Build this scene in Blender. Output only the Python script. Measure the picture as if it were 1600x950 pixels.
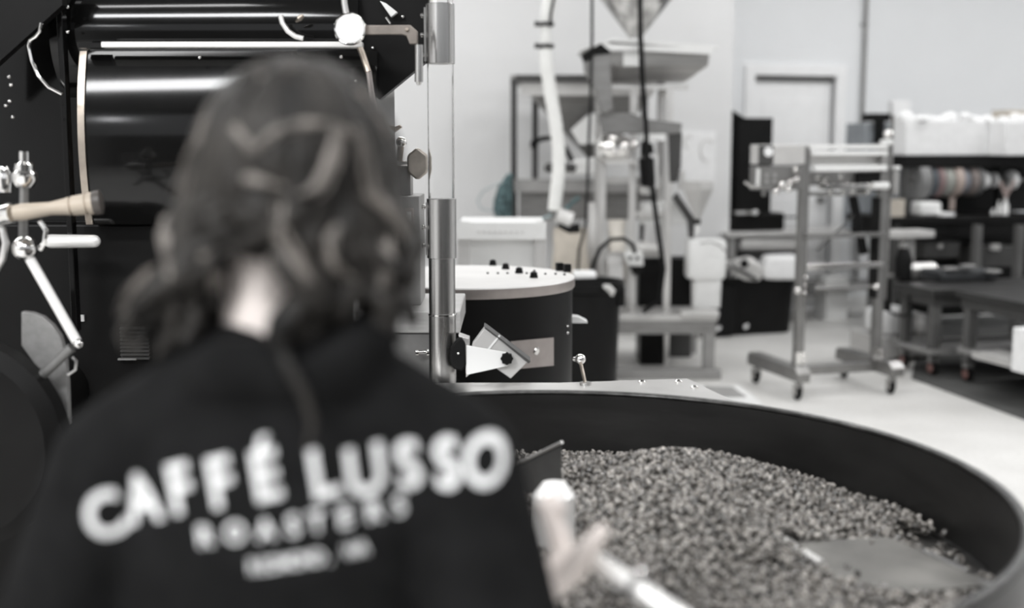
import bpy, bmesh, math, random
import numpy as np
from mathutils import Vector, Matrix
from mathutils.bvhtree import BVHTree
random.seed(7); np.random.seed(7)
S = bpy.context.scene
C = S.collection
for o in list(bpy.data.objects): bpy.data.objects.remove(o)

# ------------------------------------------------------------------ camera
FPX, HOR, CAMZ = 1900.0, 220.0, 1.5
TH = math.atan((475 - HOR) / FPX)
cam_d = bpy.data.cameras.new('camera'); cam = bpy.data.objects.new('camera', cam_d); C.objects.link(cam)
cam_d.sensor_width = 36; cam_d.lens = FPX / 1600 * 36
cam.location = (0, 0, CAMZ); cam.rotation_euler = (math.pi / 2 - TH, 0, 0)
cam_d.dof.use_dof = True; cam_d.dof.focus_distance = 3.15; cam_d.dof.aperture_fstop = 1.6
cam_d.clip_start = .05
S.camera = cam
# ------------------------------------------------------------------ world, lamps, exposure
S.view_settings.view_transform = 'Standard'; S.view_settings.look = 'None'
S.view_settings.gamma = 1; S.view_settings.exposure = 0.0
S.cycles.use_denoising = True
S.cycles.sample_clamp_indirect = 6
W = bpy.data.worlds.new('daylight'); S.world = W; W.use_nodes = True
W.node_tree.nodes['Background'].inputs[0].default_value = (.95, .97, 1, 1)
W.node_tree.nodes['Background'].inputs[1].default_value = 1.0

A16 = math.radians(16)
UX, UY = math.cos(A16), math.sin(A16)
def R(u, w, z=0.0):            # room axes (turned 16 degrees) -> world
    return Vector((u * UX - w * UY, u * UY + w * UX, z))

def area(loc, size, power, rot, col=(1, 1, 1)):
    l = bpy.data.lights.new('ceiling_lamp_light', 'AREA'); l.shape = 'RECTANGLE'
    l.size, l.size_y = size; l.energy = power; l.color = col
    o = bpy.data.objects.new('ceiling_lamp_light', l); C.objects.link(o)
    o.location = loc; o.rotation_euler = rot; o['kind'] = 'helper'
    return o
# rows of narrow ceiling tubes; the row over the photographer and the roaster burns brighter
for w, pw in ((1.2, 42), (4.6, 56), (7.4, 46)):
    for u in (-2.2, 1.4, 5.0, 8.2):
        area(R(u, w, 3.9), (2.6, .22), pw, (0, 0, A16))
# skylight over the photographer's left shoulder, and a small high window behind
area((-2.15, -1.15, 3.9), (2.1, .75), 230, (0, 0, A16), (.98, .99, 1))
area((.9, -1.6, 3.9), (1.6, .5), 75, (0, 0, A16), (.98, .99, 1))
area((-3.95, -3.55, 2.95), (.5, .25), 13, (math.radians(80), 0, A16), (.97, .98, 1))
area((-3.05, -3.5, 2.98), (.16, .25), 4, (math.radians(80), 0, A16), (.97, .98, 1))

# ------------------------------------------------------------------ pixel -> world helpers
ct, st = math.cos(TH), math.sin(TH)
def ray(x, y):
    u, v = (x - 800) / FPX, (y - 475) / FPX
    return Vector((u, ct - v * st, -st - v * ct))
def at(x, y, Y):
    d = ray(x, y); return d * (Y / d.y) + Vector((0, 0, CAMZ))
def atz(x, y, Z):
    d = ray(x, y); return d * ((Z - CAMZ) / d.z) + Vector((0, 0, CAMZ))
def px(n, Y): return n / FPX * Y      # size of n pixels at distance Y

# ------------------------------------------------------------------ materials
MATS = {}
def mat(name, col, rough=.5, metal=0.0, var=.12, scale=8.0, bump=0.0, bscale=60.0, trans=0.0, spec=.5, stretch=None, rvar=.1):
    if name in MATS: return MATS[name]
    if isinstance(col, (int, float)): col = (col, col * .985, col * .965)
    m = bpy.data.materials.new(name); m.use_nodes = True
    nt = m.node_tree; b = nt.nodes['Principled BSDF']
    tc = nt.nodes.new('ShaderNodeTexCoord'); mp = nt.nodes.new('ShaderNodeMapping')
    nt.links.new(tc.outputs['Object'], mp.inputs[0])
    if stretch: mp.inputs['Scale'].default_value = stretch
    n = nt.nodes.new('ShaderNodeTexNoise'); n.inputs['Scale'].default_value = scale; n.inputs['Detail'].default_value = 5
    nt.links.new(mp.outputs[0], n.inputs['Vector'])
    r = nt.nodes.new('ShaderNodeValToRGB')
    r.color_ramp.elements[0].position = .3; r.color_ramp.elements[1].position = .7
    r.color_ramp.elements[0].color = (*[c * (1 - var) for c in col], 1)
    r.color_ramp.elements[1].color = (*[min(1, c * (1 + var)) for c in col], 1)
    nt.links.new(n.outputs['Fac'], r.inputs[0]); nt.links.new(r.outputs[0], b.inputs['Base Color'])
    mr = nt.nodes.new('ShaderNodeMapRange')
    mr.inputs['To Min'].default_value = max(0.02, rough - rvar * .5); mr.inputs['To Max'].default_value = min(1, rough + rvar * .5)
    nt.links.new(n.outputs['Fac'], mr.inputs[0]); nt.links.new(mr.outputs[0], b.inputs['Roughness'])
    b.inputs['Metallic'].default_value = metal
    b.inputs['Specular IOR Level'].default_value = spec
    b.inputs['Transmission Weight'].default_value = trans
    if bump:
        n2 = nt.nodes.new('ShaderNodeTexNoise'); n2.inputs['Scale'].default_value = bscale; n2.inputs['Detail'].default_value = 4
        nt.links.new(mp.outputs[0], n2.inputs['Vector'])
        bp = nt.nodes.new('ShaderNodeBump'); bp.inputs['Strength'].default_value = bump; bp.inputs['Distance'].default_value = .01
        nt.links.new(n2.outputs['Fac'], bp.inputs['Height']); nt.links.new(bp.outputs[0], b.inputs['Normal'])
    MATS[name] = m
    return m
WALLP = mat('wall_paint', (.72, .72, .72), .7, var=.02, scale=1.5, bump=.03, bscale=180)
WALLB = mat('wall_paint_cool', (.82, .83, .84), .7, var=.02, scale=1.5, bump=.03, bscale=180)
CEIL = mat('ceiling_paint', (.25, .25, .25), .8, var=.03)
REARP = mat('rear_wall_paint', (.07, .07, .07), .8, var=.05)
WHITE = mat('white_enamel', (.80, .80, .79), .4, var=.03)
DOORW = mat('door_white_paint', (.9, .9, .9), .45, var=.02)
PAPER = mat('white_paper', (.82, .82, .82), .8, var=.04, scale=20)
LGREY = mat('light_grey_metal', .6, .4, .3, var=.06)
GREY = mat('grey_paint', .32, .5, .2, var=.1)
MGREY = mat('mid_grey_steel', .27, .38, .7, var=.15, stretch=(1, 1, 6))
DGREY = mat('dark_grey_paint', .055, .5, .1, var=.15)
STEEL = mat('brushed_steel', .46, .27, 1, var=.12, scale=14, stretch=(1, 1, .08))
STEELH = mat('brushed_steel_flat', .40, .34, 1, var=.14, scale=12, stretch=(.2, 3, 3))
CHROME = mat('chrome', .82, .09, 1, var=.04)
ALU = mat('aluminium_tube', .72, .33, .85, var=.06)
BRASS = mat('worn_brass', (.40, .35, .30), .33, .9, var=.2, scale=25)
TAUPE = mat('taupe_anodised', (.36, .325, .31), .4, .7, var=.06, scale=30)
BLACK = mat('black_gloss_enamel', (.005, .0049, .0048), .10, var=.1, rvar=.03, spec=.3)
BLACKM = mat('black_satin', (.0065, .0063, .0062), .42, var=.2, spec=.15)
RUBBER = mat('black_rubber', (.0075, .0075, .0075), .6, var=.2, spec=.15)
PLASTIC = mat('black_plastic', (.007, .007, .007), .5, var=.2, spec=.15)
BOWL = mat('dark_bin_steel', (.015, .0145, .014), .40, .2, var=.35, scale=5, bump=.05, bscale=25, stretch=(1, 1, 3))
RIM = mat('bin_rim_steel', .07, .3, .8, var=.5, scale=30)
WOOD = mat('pale_turned_wood', (.47, .405, .33), .5, var=.12, scale=10, stretch=(.6, 6, 6))
KRAFT = mat('kraft_paper', (.50, .455, .395), .75, var=.1, scale=12, bump=.3, bscale=14)
FABRIC = mat('black_jacket_cloth', (.0085, .0085, .0087), .9, var=.25, scale=30, bump=.12, bscale=22, spec=.08)
DENIM = mat('dark_trouser_cloth', (.02, .02, .023), .9, var=.2, spec=.2)
PRINT = mat('white_print', (.76, .76, .76), .65, var=.03)
SKIN = mat('skin', (.76, .685, .645), .5, var=.05, scale=30, bump=.05, bscale=120)
HAIRL = mat('hair_highlight_strands', (.165, .148, .134), .42, var=.6, scale=22, bump=.4, bscale=60, stretch=(2.2, 2.2, .9), spec=.5)  # paler copy of the hair colour, for painted highlights
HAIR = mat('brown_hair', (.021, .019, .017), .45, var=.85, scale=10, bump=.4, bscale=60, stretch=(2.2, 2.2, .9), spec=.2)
TEAL = mat('teal_cord', (.085, .135, .142), .8, var=.85, scale=40)
FLOORM = None
GLASS = mat('clear_glass', (.99, .99, .99), .03, trans=1.0, var=0, rvar=0)
GLASS.node_tree.nodes['Principled BSDF'].inputs['IOR'].default_value = 1.06
POLW = mat('polished_white_steel', .9, .3, .3, var=.02)
HOSE = mat('white_hose', (.82, .82, .80), .5, var=.04)

# ------------------------------------------------------------------ mesh builder
def frame_from(d):
    d = Vector(d).normalized()
    a = Vector((0, 0, 1)) if abs(d.z) < .95 else Vector((1, 0, 0))
    x = a.cross(d).normalized(); y = d.cross(x).normalized()
    return x, y, d
def wm(o):
    m = Matrix.Identity(4)
    while o is not None:
        m = o.matrix_basis @ m; o = o.parent
    return m
class MB:
    def __init__(s): s.v = []; s.f = []
    def add(s, vs, fs):
        b = len(s.v); s.v += [Vector(v) for v in vs]; s.f += [tuple(i + b for i in f) for f in fs]; return s
    def box(s, c, size, rz=0.0, rx=0.0, ry=0.0):
        M = Matrix.Translation(Vector(c)) @ Matrix.Rotation(rz, 4, 'Z') @ Matrix.Rotation(ry, 4, 'Y') @ Matrix.Rotation(rx, 4, 'X')
        h = [q / 2 for q in size]
        vs = [M @ Vector((x * h[0], y * h[1], z * h[2])) for x in (-1, 1) for y in (-1, 1) for z in (-1, 1)]
        return s.add(vs, [(0, 1, 3, 2), (4, 6, 7, 5), (0, 4, 5, 1), (2, 3, 7, 6), (0, 2, 6, 4), (1, 5, 7, 3)])
    def rings(s, rings, cap=True, close=False):
        n = len(rings[0]); vs = [v for r in rings for v in r]; fs = []
        k = len(rings)
        for i in range(k if close else k - 1):
            j = (i + 1) % k
            for a in range(n):
                b = (a + 1) % n
                fs.append((i * n + a, i * n + b, j * n + b, j * n + a))
        if cap and not close:
            fs.append(tuple(range(n))[::-1]); fs.append(tuple((k - 1) * n + a for a in range(n)))
        return s.add(vs, fs)
    def lathe(s, prof, origin=(0, 0, 0), axis=(0, 0, 1), n=32, cap=True, close=False):
        x, y, d = frame_from(axis); o = Vector(origin)
        rs = []
        for r, z in prof:
            r = max(r, 1e-5)
            rs.append([o + d * z + x * (r * math.cos(2 * math.pi * a / n)) + y * (r * math.sin(2 * math.pi * a / n)) for a in range(n)])
        return s.rings(rs, cap, close)
    def cyl(s, p0, p1, r0, r1=None, n=20):
        p0, p1 = Vector(p0), Vector(p1); L = (p1 - p0).length
        return s.lathe([(r0, 0), (r0 if r1 is None else r1, L)], p0, p1 - p0, n)
    def tube(s, pts, r, n=10, flat=1.0):
        pts = [Vector(p) for p in pts]; k = len(pts); rs = []
        up = None
        for i, p in enumerate(pts):
            d = (pts[min(i + 1, k - 1)] - pts[max(i - 1, 0)]).normalized()
            if up is None: x, y, _ = frame_from(d)
            else:
                x = (up - d * up.dot(d)).normalized(); y = d.cross(x)
            up = x
            rr = r[i] if isinstance(r, (list, tuple)) else r
            rs.append([p + x * (rr * math.cos(2 * math.pi * a / n)) + y * (rr * flat * math.sin(2 * math.pi * a / n)) for a in range(n)])
        return s.rings(rs)
    def prism(s, poly, vec):
        n = len(poly); poly = [Vector(p) for p in poly]; vec = Vector(vec)
        fs = [tuple(range(n)), tuple(range(2 * n - 1, n - 1, -1))]
        for a in range(n):
            b = (a + 1) % n; fs.append((a, a + n, b + n, b))
        return s.add(poly + [p + vec for p in poly], fs)
    def ell(s, c, r, n=20, m=12, rot=None):
        c = Vector(c); rs = []
        if isinstance(r, (int, float)): r = (r, r, r)
        for i in range(m + 1):
            t = math.pi * i / m; q = max(math.sin(t), 1e-3)
            ring = []
            for a in range(n):
                v = Vector((r[0] * q * math.cos(2 * math.pi * a / n), r[1] * q * math.sin(2 * math.pi * a / n), -r[2] * math.cos(t)))
                if rot is not None: v = rot @ v
                ring.append(c + v)
            rs.append(ring)
        return s.rings(rs)
    def cap(s, p0, p1, r0, r1, n=14):       # capsule with tapering radius
        p0, p1 = Vector(p0), Vector(p1); L = (p1 - p0).length; prof = []
        for i in range(6):
            t = math.pi / 2 * i / 5; prof.append((r0 * math.sin(t), -r0 * math.cos(t)))
        for i in range(6):
            t = math.pi / 2 * i / 5; prof.append((r1 * math.cos(t), L + r1 * math.sin(t)))
        return s.lathe(prof, p0, p1 - p0, n)
    def mesh(s, name, inv=None, smooth=35):
        me = bpy.data.meshes.new(name)
        vs = [inv @ v for v in s.v] if inv is not None else s.v
        me.from_pydata([tuple(v) for v in vs], [], s.f); me.update()
        bm = bmesh.new(); bm.from_mesh(me); bmesh.ops.recalc_face_normals(bm, faces=bm.faces); bm.to_mesh(me); bm.free()
        if smooth:
            me.shade_smooth(); me.set_sharp_from_angle(angle=math.radians(smooth))
        return me
    def build(s, name, m, parent=None, bevel=0.0, smooth=35, origin=None):
        if parent is not None: base = wm(parent)
        else: base = Matrix.Identity(4)
        if origin is not None:
            loc = base.inverted() @ Vector(origin)
        else: loc = Vector((0, 0, 0))
        inv = (base @ Matrix.Translation(loc)).inverted()
        o = bpy.data.objects.new(name, s.mesh(name, inv, smooth)); C.objects.link(o)
        o.location = loc; o.data.materials.append(m)
        if parent is not None: o.parent = parent
        if bevel:
            b = o.modifiers.new('bevel', 'BEVEL'); b.width = bevel; b.segments = 2; b.limit_method = 'ANGLE'
        return o
def tag(o, label, cat, group=None, kind=None):
    o['label'] = label; o['category'] = cat
    if group: o['group'] = group
    if kind: o['kind'] = kind
    return o
def thing(name, label, cat, loc, group=None):
    o = bpy.data.objects.new(name, None); C.objects.link(o); o.location = Vector(loc); o.empty_display_size = .1
    return tag(o, label, cat, group)
def struct(o): o['kind'] = 'structure'; return o
def dup(root, loc, rz=None, label=None):
    r = root.copy(); C.objects.link(r); r.location = Vector(loc)
    if rz is not None: r.rotation_euler = (0, 0, rz)
    if label: r['label'] = label
    for ch in list(root.children):
        c = ch.copy(); C.objects.link(c); c.parent = r
        for g in list(ch.children):
            d = g.copy(); C.objects.link(d); d.parent = c
    return r
def rep(o, loc, parent):                  # repeat of a part, sharing mesh data; loc is a world point
    c = o.copy(); C.objects.link(c); c.parent = parent
    c.location = wm(parent).inverted() @ Vector(loc); return c
def B(c, size, rz=0.0, **k): return MB().box(c, size, rz, **k)
def ppoly(pts, Y): return [at(x, y, Y) for x, y in pts]

# ================================================================== STRUCTURE
def floor_mat():
    m = bpy.data.materials.new('sealed_concrete'); m.use_nodes = True; nt = m.node_tree; b = nt.nodes['Principled BSDF']
    tc = nt.nodes.new('ShaderNodeTexCoord')
    n1 = nt.nodes.new('ShaderNodeTexNoise'); n1.inputs['Scale'].default_value = 1.3; n1.inputs['Detail'].default_value = 8
    n2 = nt.nodes.new('ShaderNodeTexNoise'); n2.inputs['Scale'].default_value = 40; n2.inputs['Detail'].default_value = 6
    nt.links.new(tc.outputs['Object'], n1.inputs[0]); nt.links.new(tc.outputs['Object'], n2.inputs[0])
    mx = nt.nodes.new('ShaderNodeMath'); mx.operation = 'MULTIPLY_ADD'; mx.inputs[1].default_value = .35
    nt.links.new(n2.outputs[0], mx.inputs[0]); nt.links.new(n1.outputs[0], mx.inputs[2])
    r = nt.nodes.new('ShaderNodeValToRGB'); r.color_ramp.elements[0].position = .45; r.color_ramp.elements[1].position = .85
    r.color_ramp.elements[0].color = (.62, .61, .59, 1); r.color_ramp.elements[1].color = (.80, .79, .77, 1)
    nt.links.new(mx.outputs[0], r.inputs[0]); nt.links.new(r.outputs[0], b.inputs['Base Color'])
    b.inputs['Roughness'].default_value = .38
    return m
FLOORM = floor_mat()
def slab(name, u0, u1, w0, w1, z0, z1, m):
    o = MB().prism([R(u0, w0, z0), R(u1, w0, z0), R(u1, w1, z0), R(u0, w1, z0)], (0, 0, z1 - z0)).build(name, m, smooth=0)
    return struct(o)
U0, U1, W0, W1, HC = -5.0, 10.0, -4.0, 9.64, 4.0
WL, UC = 9.03, 4.43
slab('floor', U0, U1, W0, W1 + .2, -.1, 0, FLOORM)
slab('ceiling', U0, U1, W0, W1 + .2, HC, HC + .1, CEIL)
slab('wall_left', U0 - .1, U0, W0, WL, 0, HC, WALLP)
slab('wall_right', U1, U1 + .1, W0, W1, 0, HC, WALLB)
slab('wall_rear', U0, U1, W0 - .1, W0, 0, 2.2, REARP)
slab('wall_rear_upper', U0, U1, W0 - .1, W0, 3.7, HC, REARP)
slab('wall_back_near', U0, UC, WL, WL + .15, 0, HC, WALLP)
slab('wall_return', UC - .02, UC, WL + .15, W1, 0, HC, WALLP)
# back wall with the door opening
DU0, DU1, DH = 4.93, 5.72, 2.06
slab('wall_back', UC - .02, DU0, W1, W1 + .15, 0, HC, WALLB)
slab('wall_back_right', DU1, U1, W1, W1 + .15, 0, HC, WALLB)
slab('wall_back_over_door', DU0, DU1, W1, W1 + .15, DH, HC, WALLB)
slab('baseboard_back', DU1 + .11, U1, W1 - .015, W1, 0, .1, WHITE)
# thin grey sheet painting the shade on the floor by the right-hand benches
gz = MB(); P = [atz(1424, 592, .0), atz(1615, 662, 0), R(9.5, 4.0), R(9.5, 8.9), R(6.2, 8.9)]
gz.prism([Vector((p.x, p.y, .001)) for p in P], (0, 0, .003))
struct(gz.build('floor_shade_1', mat('floor_shade_grey', (.10, .10, .098), .9, spec=.1, var=.2, scale=3), smooth=0))
# door
d1 = thing('door_1', 'white interior door in a white frame in the far wall', 'door', R((DU0 + DU1) / 2, W1, 0)); d1['kind'] = 'structure'
def rbox(u0, u1, w0, w1, z0, z1): return MB().prism([R(u0, w0, z0), R(u1, w0, z0), R(u1, w1, z0), R(u0, w1, z0)], (0, 0, z1 - z0))
rbox(DU0 + .01, DU1 - .01, W1 + .06, W1 + .11, .01, DH - .03).build('leaf', DOORW, d1, .004)
rbox(DU0 - .09, DU0, W1 - .03, W1 + .08, 0, DH + .09).build('casing', DOORW, d1, .004)
rbox(DU1, DU1 + .09, W1 - .03, W1 + .08, 0, DH + .09).build('casing', DOORW, d1, .004)
rbox(DU0, DU1, W1 - .03, W1 + .08, DH, DH + .09).build('casing', DOORW, d1, .004)
rbox(DU0 + .01, DU1 - .01, W1 + .035, W1 + .1, DH - .045, DH - .004).build('header_shade', mat('header_shade_grey', .2, .7), d1)  # dark strip painting the shadow under the door header
rbox(DU0 + .12, DU1 - .12, W1 + .05, W1 + .06, 1.15, DH - .2).build('panel', DOORW, d1, .006)
rbox(DU0 + .12, DU1 - .12, W1 + .05, W1 + .06, .2, 1.0).build('panel', DOORW, d1, .006)
k = R(DU1 - .09, W1 + .06, .98); k2 = R(DU1 - .09, W1 - .01, .98)
MB().lathe([(.03, 0), (.03, .008), (.012, .012), (.012, .04), (.028, .05), (.03, .065), (.02, .08)], k, k2 - k, 20).build('knob', MGREY, d1)
# conduit on the wall
cd = MB(); cp = at(1352, 110, 10.9)
w0 = 5.98
cd.cyl(R(w0, W1 - .03, .2), R(w0, W1 - .03, HC), .017, n=12)
cdo = thing('wall_conduit', 'thin grey conduit running up the far wall right of the door', 'conduit', R(w0, W1 - .03, .2))
cd.build('pipe', mat('grey_conduit', .22, .5), cdo)
for z in (1.6, 2.5, 3.4): rbox(w0 - .035, w0 + .035, W1 - .014, W1, z, z + .02).build('clamp', GREY, cdo)

# ================================================================== COOLING BIN AND BEANS
BX, BY, BR, BZ, FZ = .07, 1.95, .72, .95, .795
bin_ = thing('cooling_bin', 'big round black cooling bin full of coffee beans', 'cooling tray', (BX, BY, 0))
o = Vector((BX, BY, 0))
MB().lathe([(.712, FZ - .005), (.712, BZ - .012), (.728, BZ - .012), (.728, FZ - .06), (.69, FZ - .08), (.69, FZ - .06), (.712, FZ - .05)], o, n=128, cap=False, close=True).build('wall', BOWL, bin_, smooth=40)
rimp = [(.720 + .0085 * math.cos(a), BZ - .008 + .006 * math.sin(a)) for a in [2 * math.pi * i / 10 for i in range(10)]]
MB().lathe(rimp, o, n=128, cap=False, close=True).build('rim', RIM, bin_, smooth=60)
MB().lathe([(.001, FZ - .012), (.711, FZ - .012), (.711, FZ), (.001, FZ)], o, n=96).build('floor_plate', mat('bin_floor_steel', (.05, .048, .045), .45, .4, var=.4, scale=30, bump=.1), bin_)
MB().lathe([(.704, FZ), (.711, FZ), (.711, FZ + .006), (.704, FZ + .005)], o, n=96, cap=False, close=True).build('seam_ring', RIM, bin_)
MB().lathe([(.60, .72), (.60, .35), (.40, .22), (.40, .0)], o, n=48).build('base', BLACKM, bin_)
MB().lathe([(.035, FZ), (.035, .92), (.02, .94)], o, n=24).build('hub', POLW, bin_)
# two stirring blades
a0, a1 = at(806, 727, 2.32), at(878, 692, 2.22)
nv = Vector((-.3, 1, 0)).normalized() * .006
MB().prism([a0, a1, Vector((a1.x, a1.y, FZ + .02)), Vector((a0.x - .01, a0.y, FZ + .02))], nv).build('stirring_blade', mat('blade_steel', .10, .35, .6, var=.3), bin_, .001)
MB().tube([a0 + Vector((0, -.003, .002)), a1 + Vector((0, -.003, .002))], .0035, 8).build('blade_edge', ALU, bin_)
PL = [(1217, 849), (1300, 843), (1386, 838), (1442, 860), (1512, 893), (1560, 912), (1420, 925), (1300, 905), (1284, 892)]
plz = FZ + .034
plate = [atz(x, y, plz) for x, y in PL]
MB().prism([p - Vector((0, 0, .006)) for p in plate], (0, 0, .006)).build('scraper_plate', mat('dusty_plate', (.15, .145, .135), .55, .3, var=.45, scale=9, bump=.1), bin_, .001)
MB().tube([plate[0] + Vector((0, 0, .010)), plate[-1] + Vector((0, 0, .010))], .008, 8).build('plate_lip', mat('pale_worn_edge', .55, .45, .5), bin_)
for q in ((0, 0), (-.08, .1)):
    pass
MB().tube([plate[3] - Vector((0, 0, .004)), plate[4] - Vector((0, 0, .004)), plate[5] - Vector((0, 0, .004)), Vector((BX + .55, BY - .1, FZ + .02))], .008, 8).build('plate_arm', mat('blade_steel', .1), bin_)
# deck plate behind the far rim
deck = MB()
arc = []
for i in range(25):
    a = math.radians(38 + (128 - 38) * i / 24); arc.append(Vector((BX + .735 * math.cos(a), BY + .735 * math.sin(a), BZ - .02)))
ext = [Vector((-.42, 2.78, BZ - .02)), atz(872, 600.5, BZ - .012), atz(1074, 594, BZ - .012), atz(1142, 627, BZ - .012)]
for p in ext: p.z = BZ - .02
deck.prism(arc + ext, (0, 0, .012))
deck.build('deck_plate', ALU, bin_, .001)
db = None
for x, y in ((1003, 597.5), (1060, 597), (1085, 606)):
    p = atz(x, y, BZ - .008)
    b_ = MB().lathe([(.009, 0), (.009, .003), (.005, .006)], p, n=12).build('bolt', CHROME, bin_, origin=p) if db is None else rep(db, p, bin_)
    db = db or b_
# lever with a ball top on the deck
lv = thing('ball_lever', 'thin steel lever with a ball top standing behind the bin rim', 'lever', atz(915, 600, BZ - .008))
p0, p1 = atz(915, 601, BZ - .008), at(907, 566, 2.83)
MB().cyl(p0, p1, .0042, n=10).build('stem', BRASS, lv)
MB().ell(at(907, 561, 2.83), .0125).build('ball', CHROME, lv)
MB().cyl(at(897, 561, 2.85), at(905, 561, 2.84), .006, n=12).build('pivot', CHROME, lv)
MB().lathe([(.014, 0), (.014, .006)], p0, n=16).build('base', STEEL, lv)

def in_poly(pt, poly):
    x, y = pt; c = False; n = len(poly); j = n - 1
    for i in range(n):
        xi, yi = poly[i]; xj, yj = poly[j]
        if (yi > y) != (yj > y) and x < (xj - xi) * (y - yi) / (yj - yi) + xi: c = not c
        j = i
    return c
def bean_h(x, y):
    sy = .15 if y > 2.34 else .52
    h = .078 * math.exp(-((x - .31) / (.20 if x < .31 else .25)) ** 2 - ((y - 2.34) / sy) ** 2)
    h += .030 * math.exp(-((x - .12) / .3) ** 2 - ((y - 1.75) / .35) ** 2)
    h += .022 * math.exp(-((x - .45) / .25) ** 2 - ((y - 1.55) / .2) ** 2)
    h += .004 * math.exp(-((x + .05) / .3) ** 2 - ((y - 2.55) / .12) ** 2)
    h += .006 * math.sin(13 * x + 5 * y) * math.sin(11 * y - 4 * x)
    return FZ + .014 + max(h, 0)
bare = [(p.x, p.y) for p in [atz(x, y, FZ + .015) for x, y in ((1392, 832), (1408, 819), (1480, 842), (1585, 905), (1500, 893), (1442, 858))]]
plxy = [(p.x, p.y) for p in plate]
def bean_ok(x, y):
    if math.hypot(x - BX, y - BY) > .699: return False
    return not in_poly((x, y), plxy) and not in_poly((x, y), bare)
# unit bean: flat side with a crease
bv, bf = [], []
NB, MBn = 8, 5
for i in range(MBn + 1):
    t = math.pi * i / MBn; q = max(math.sin(t), .02)
    for a in range(NB):
        ph = 2 * math.pi * a / NB
        x, y, z = math.cos(t), q * math.cos(ph), q * math.sin(ph)
        if z < 0: z = z * .45 + (.16 if abs(y) < .3 else 0)
        bv.append((x * .0064, y * .0047, z * .0040))
for i in range(MBn):
    for a in range(NB):
        b2 = (a + 1) % NB
        bf.append((i * NB + a, i * NB + b2, (i + 1) * NB + b2, (i + 1) * NB + a))
bv = np.array(bv); bf = np.array(bf)
pts = []
stp = .0084
for i in range(int(1.44 / stp)):
    for j in range(int(1.44 / stp)):
        x = BX - .72 + (i + random.random()) * stp; y = BY - .72 + (j + random.random()) * stp
        d = Vector((x, y, .83)) - cam.location
        dep = d.y * ct - d.z * st
        ix = 800 + FPX * d.x / dep
        if ix > 1660: continue
        if not bean_ok(x, y): continue
        pts.append((x, y, bean_h(x, y) + random.uniform(-.010, .005)))
        if random.random() < .12: pts.append((x + .002, y + .002, bean_h(x, y) + random.uniform(.002, .004)))
for i in range(40):                       # stray beans on the bare floor by the wall
    a = math.radians(random.uniform(-5, 40)); r = random.uniform(.66, .70)
    pts.append((BX + r * math.cos(a), BY + r * math.sin(a), FZ + .004))
for i in range(5):
    x, y = random.uniform(.45, .65), random.uniform(1.8, 2.05)
    if in_poly((x, y), plxy): pts.append((x, y, plz + .003))
pts = np.array(pts); N = len(pts)
q = np.random.normal(size=(N, 4)); q /= np.linalg.norm(q, axis=1)[:, None]
w_, x_, y_, z_ = q.T
RM = np.stack([1 - 2 * (y_**2 + z_**2), 2 * (x_*y_ - z_*w_), 2 * (x_*z_ + y_*w_), 2 * (x_*y_ + z_*w_), 1 - 2 * (x_**2 + z_**2), 2 * (y_*z_ - x_*w_), 2 * (x_*z_ - y_*w_), 2 * (y_*z_ + x_*w_), 1 - 2 * (x_**2 + y_**2)], 1).reshape(N, 3, 3)
sc = np.random.uniform(.85, 1.15, (N, 1, 1))
V = (np.einsum('nij,kj->nki', RM, bv) * sc + pts[:, None, :]).reshape(-1, 3)
F = (bf[None] + (np.arange(N) * len(bv))[:, None, None]).reshape(-1, 4)
# bed below the top beans
gv, gf, idx = [], [], {}
ng = 110
for i in range(ng + 1):
    for j in range(ng + 1):
        x = BX - .7 + 1.4 * i / ng; y = BY - .7 + 1.4 * j / ng
        idx[i, j] = len(gv); gv.append((x, y, bean_h(x, y) - .015))
for i in range(ng):
    for j in range(ng):
        cx_, cy_ = BX - .7 + 1.4 * (i + .5) / ng, BY - .7 + 1.4 * (j + .5) / ng
        if math.hypot(cx_ - BX, cy_ - BY) < .69 and not in_poly((cx_, cy_), plxy) and not in_poly((cx_, cy_), bare):
            gf.append((idx[i, j], idx[i + 1, j], idx[i + 1, j + 1], idx[i, j + 1]))
gf = np.array(gf) + len(V)
V = np.vstack([V, np.array(gv)]); F = np.vstack([F, gf])
me = bpy.data.meshes.new('coffee_beans')
me.vertices.add(len(V)); me.vertices.foreach_set('co', V.ravel().astype(np.float32))
me.loops.add(F.size); me.loops.foreach_set('vertex_index', F.ravel().astype(np.int32))
me.polygons.add(len(F)); me.polygons.foreach_set('loop_start', np.arange(0, F.size, 4, dtype=np.int32))
me.update(calc_edges=True); me.validate(); me.shade_smooth()
BEAN = mat('roasted_beans', (.16, .148, .135), .26, var=.75, scale=160, bump=.1, bscale=400, spec=1.0)
nt_ = BEAN.node_tree; gn = nt_.nodes.new('ShaderNodeNewGeometry'); hv = nt_.nodes.new('ShaderNodeHueSaturation')
mr_ = nt_.nodes.new('ShaderNodeMapRange'); mr_.inputs['To Min'].default_value = .2; mr_.inputs['To Max'].default_value = 2.1
pb2 = nt_.nodes['Principled BSDF']; src = pb2.inputs['Base Color'].links[0].from_socket
nt_.links.new(gn.outputs['Random Per Island'], mr_.inputs[0]); nt_.links.new(mr_.outputs[0], hv.inputs['Value']); nt_.links.new(src, hv.inputs['Color']); nt_.links.new(hv.outputs[0], pb2.inputs['Base Color'])
me.materials.append(BEAN)
bo = bpy.data.objects.new('coffee_beans', me); C.objects.link(bo)
tag(bo, 'heap of roasted coffee beans cooling in the round bin', 'coffee beans', kind='stuff')

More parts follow.
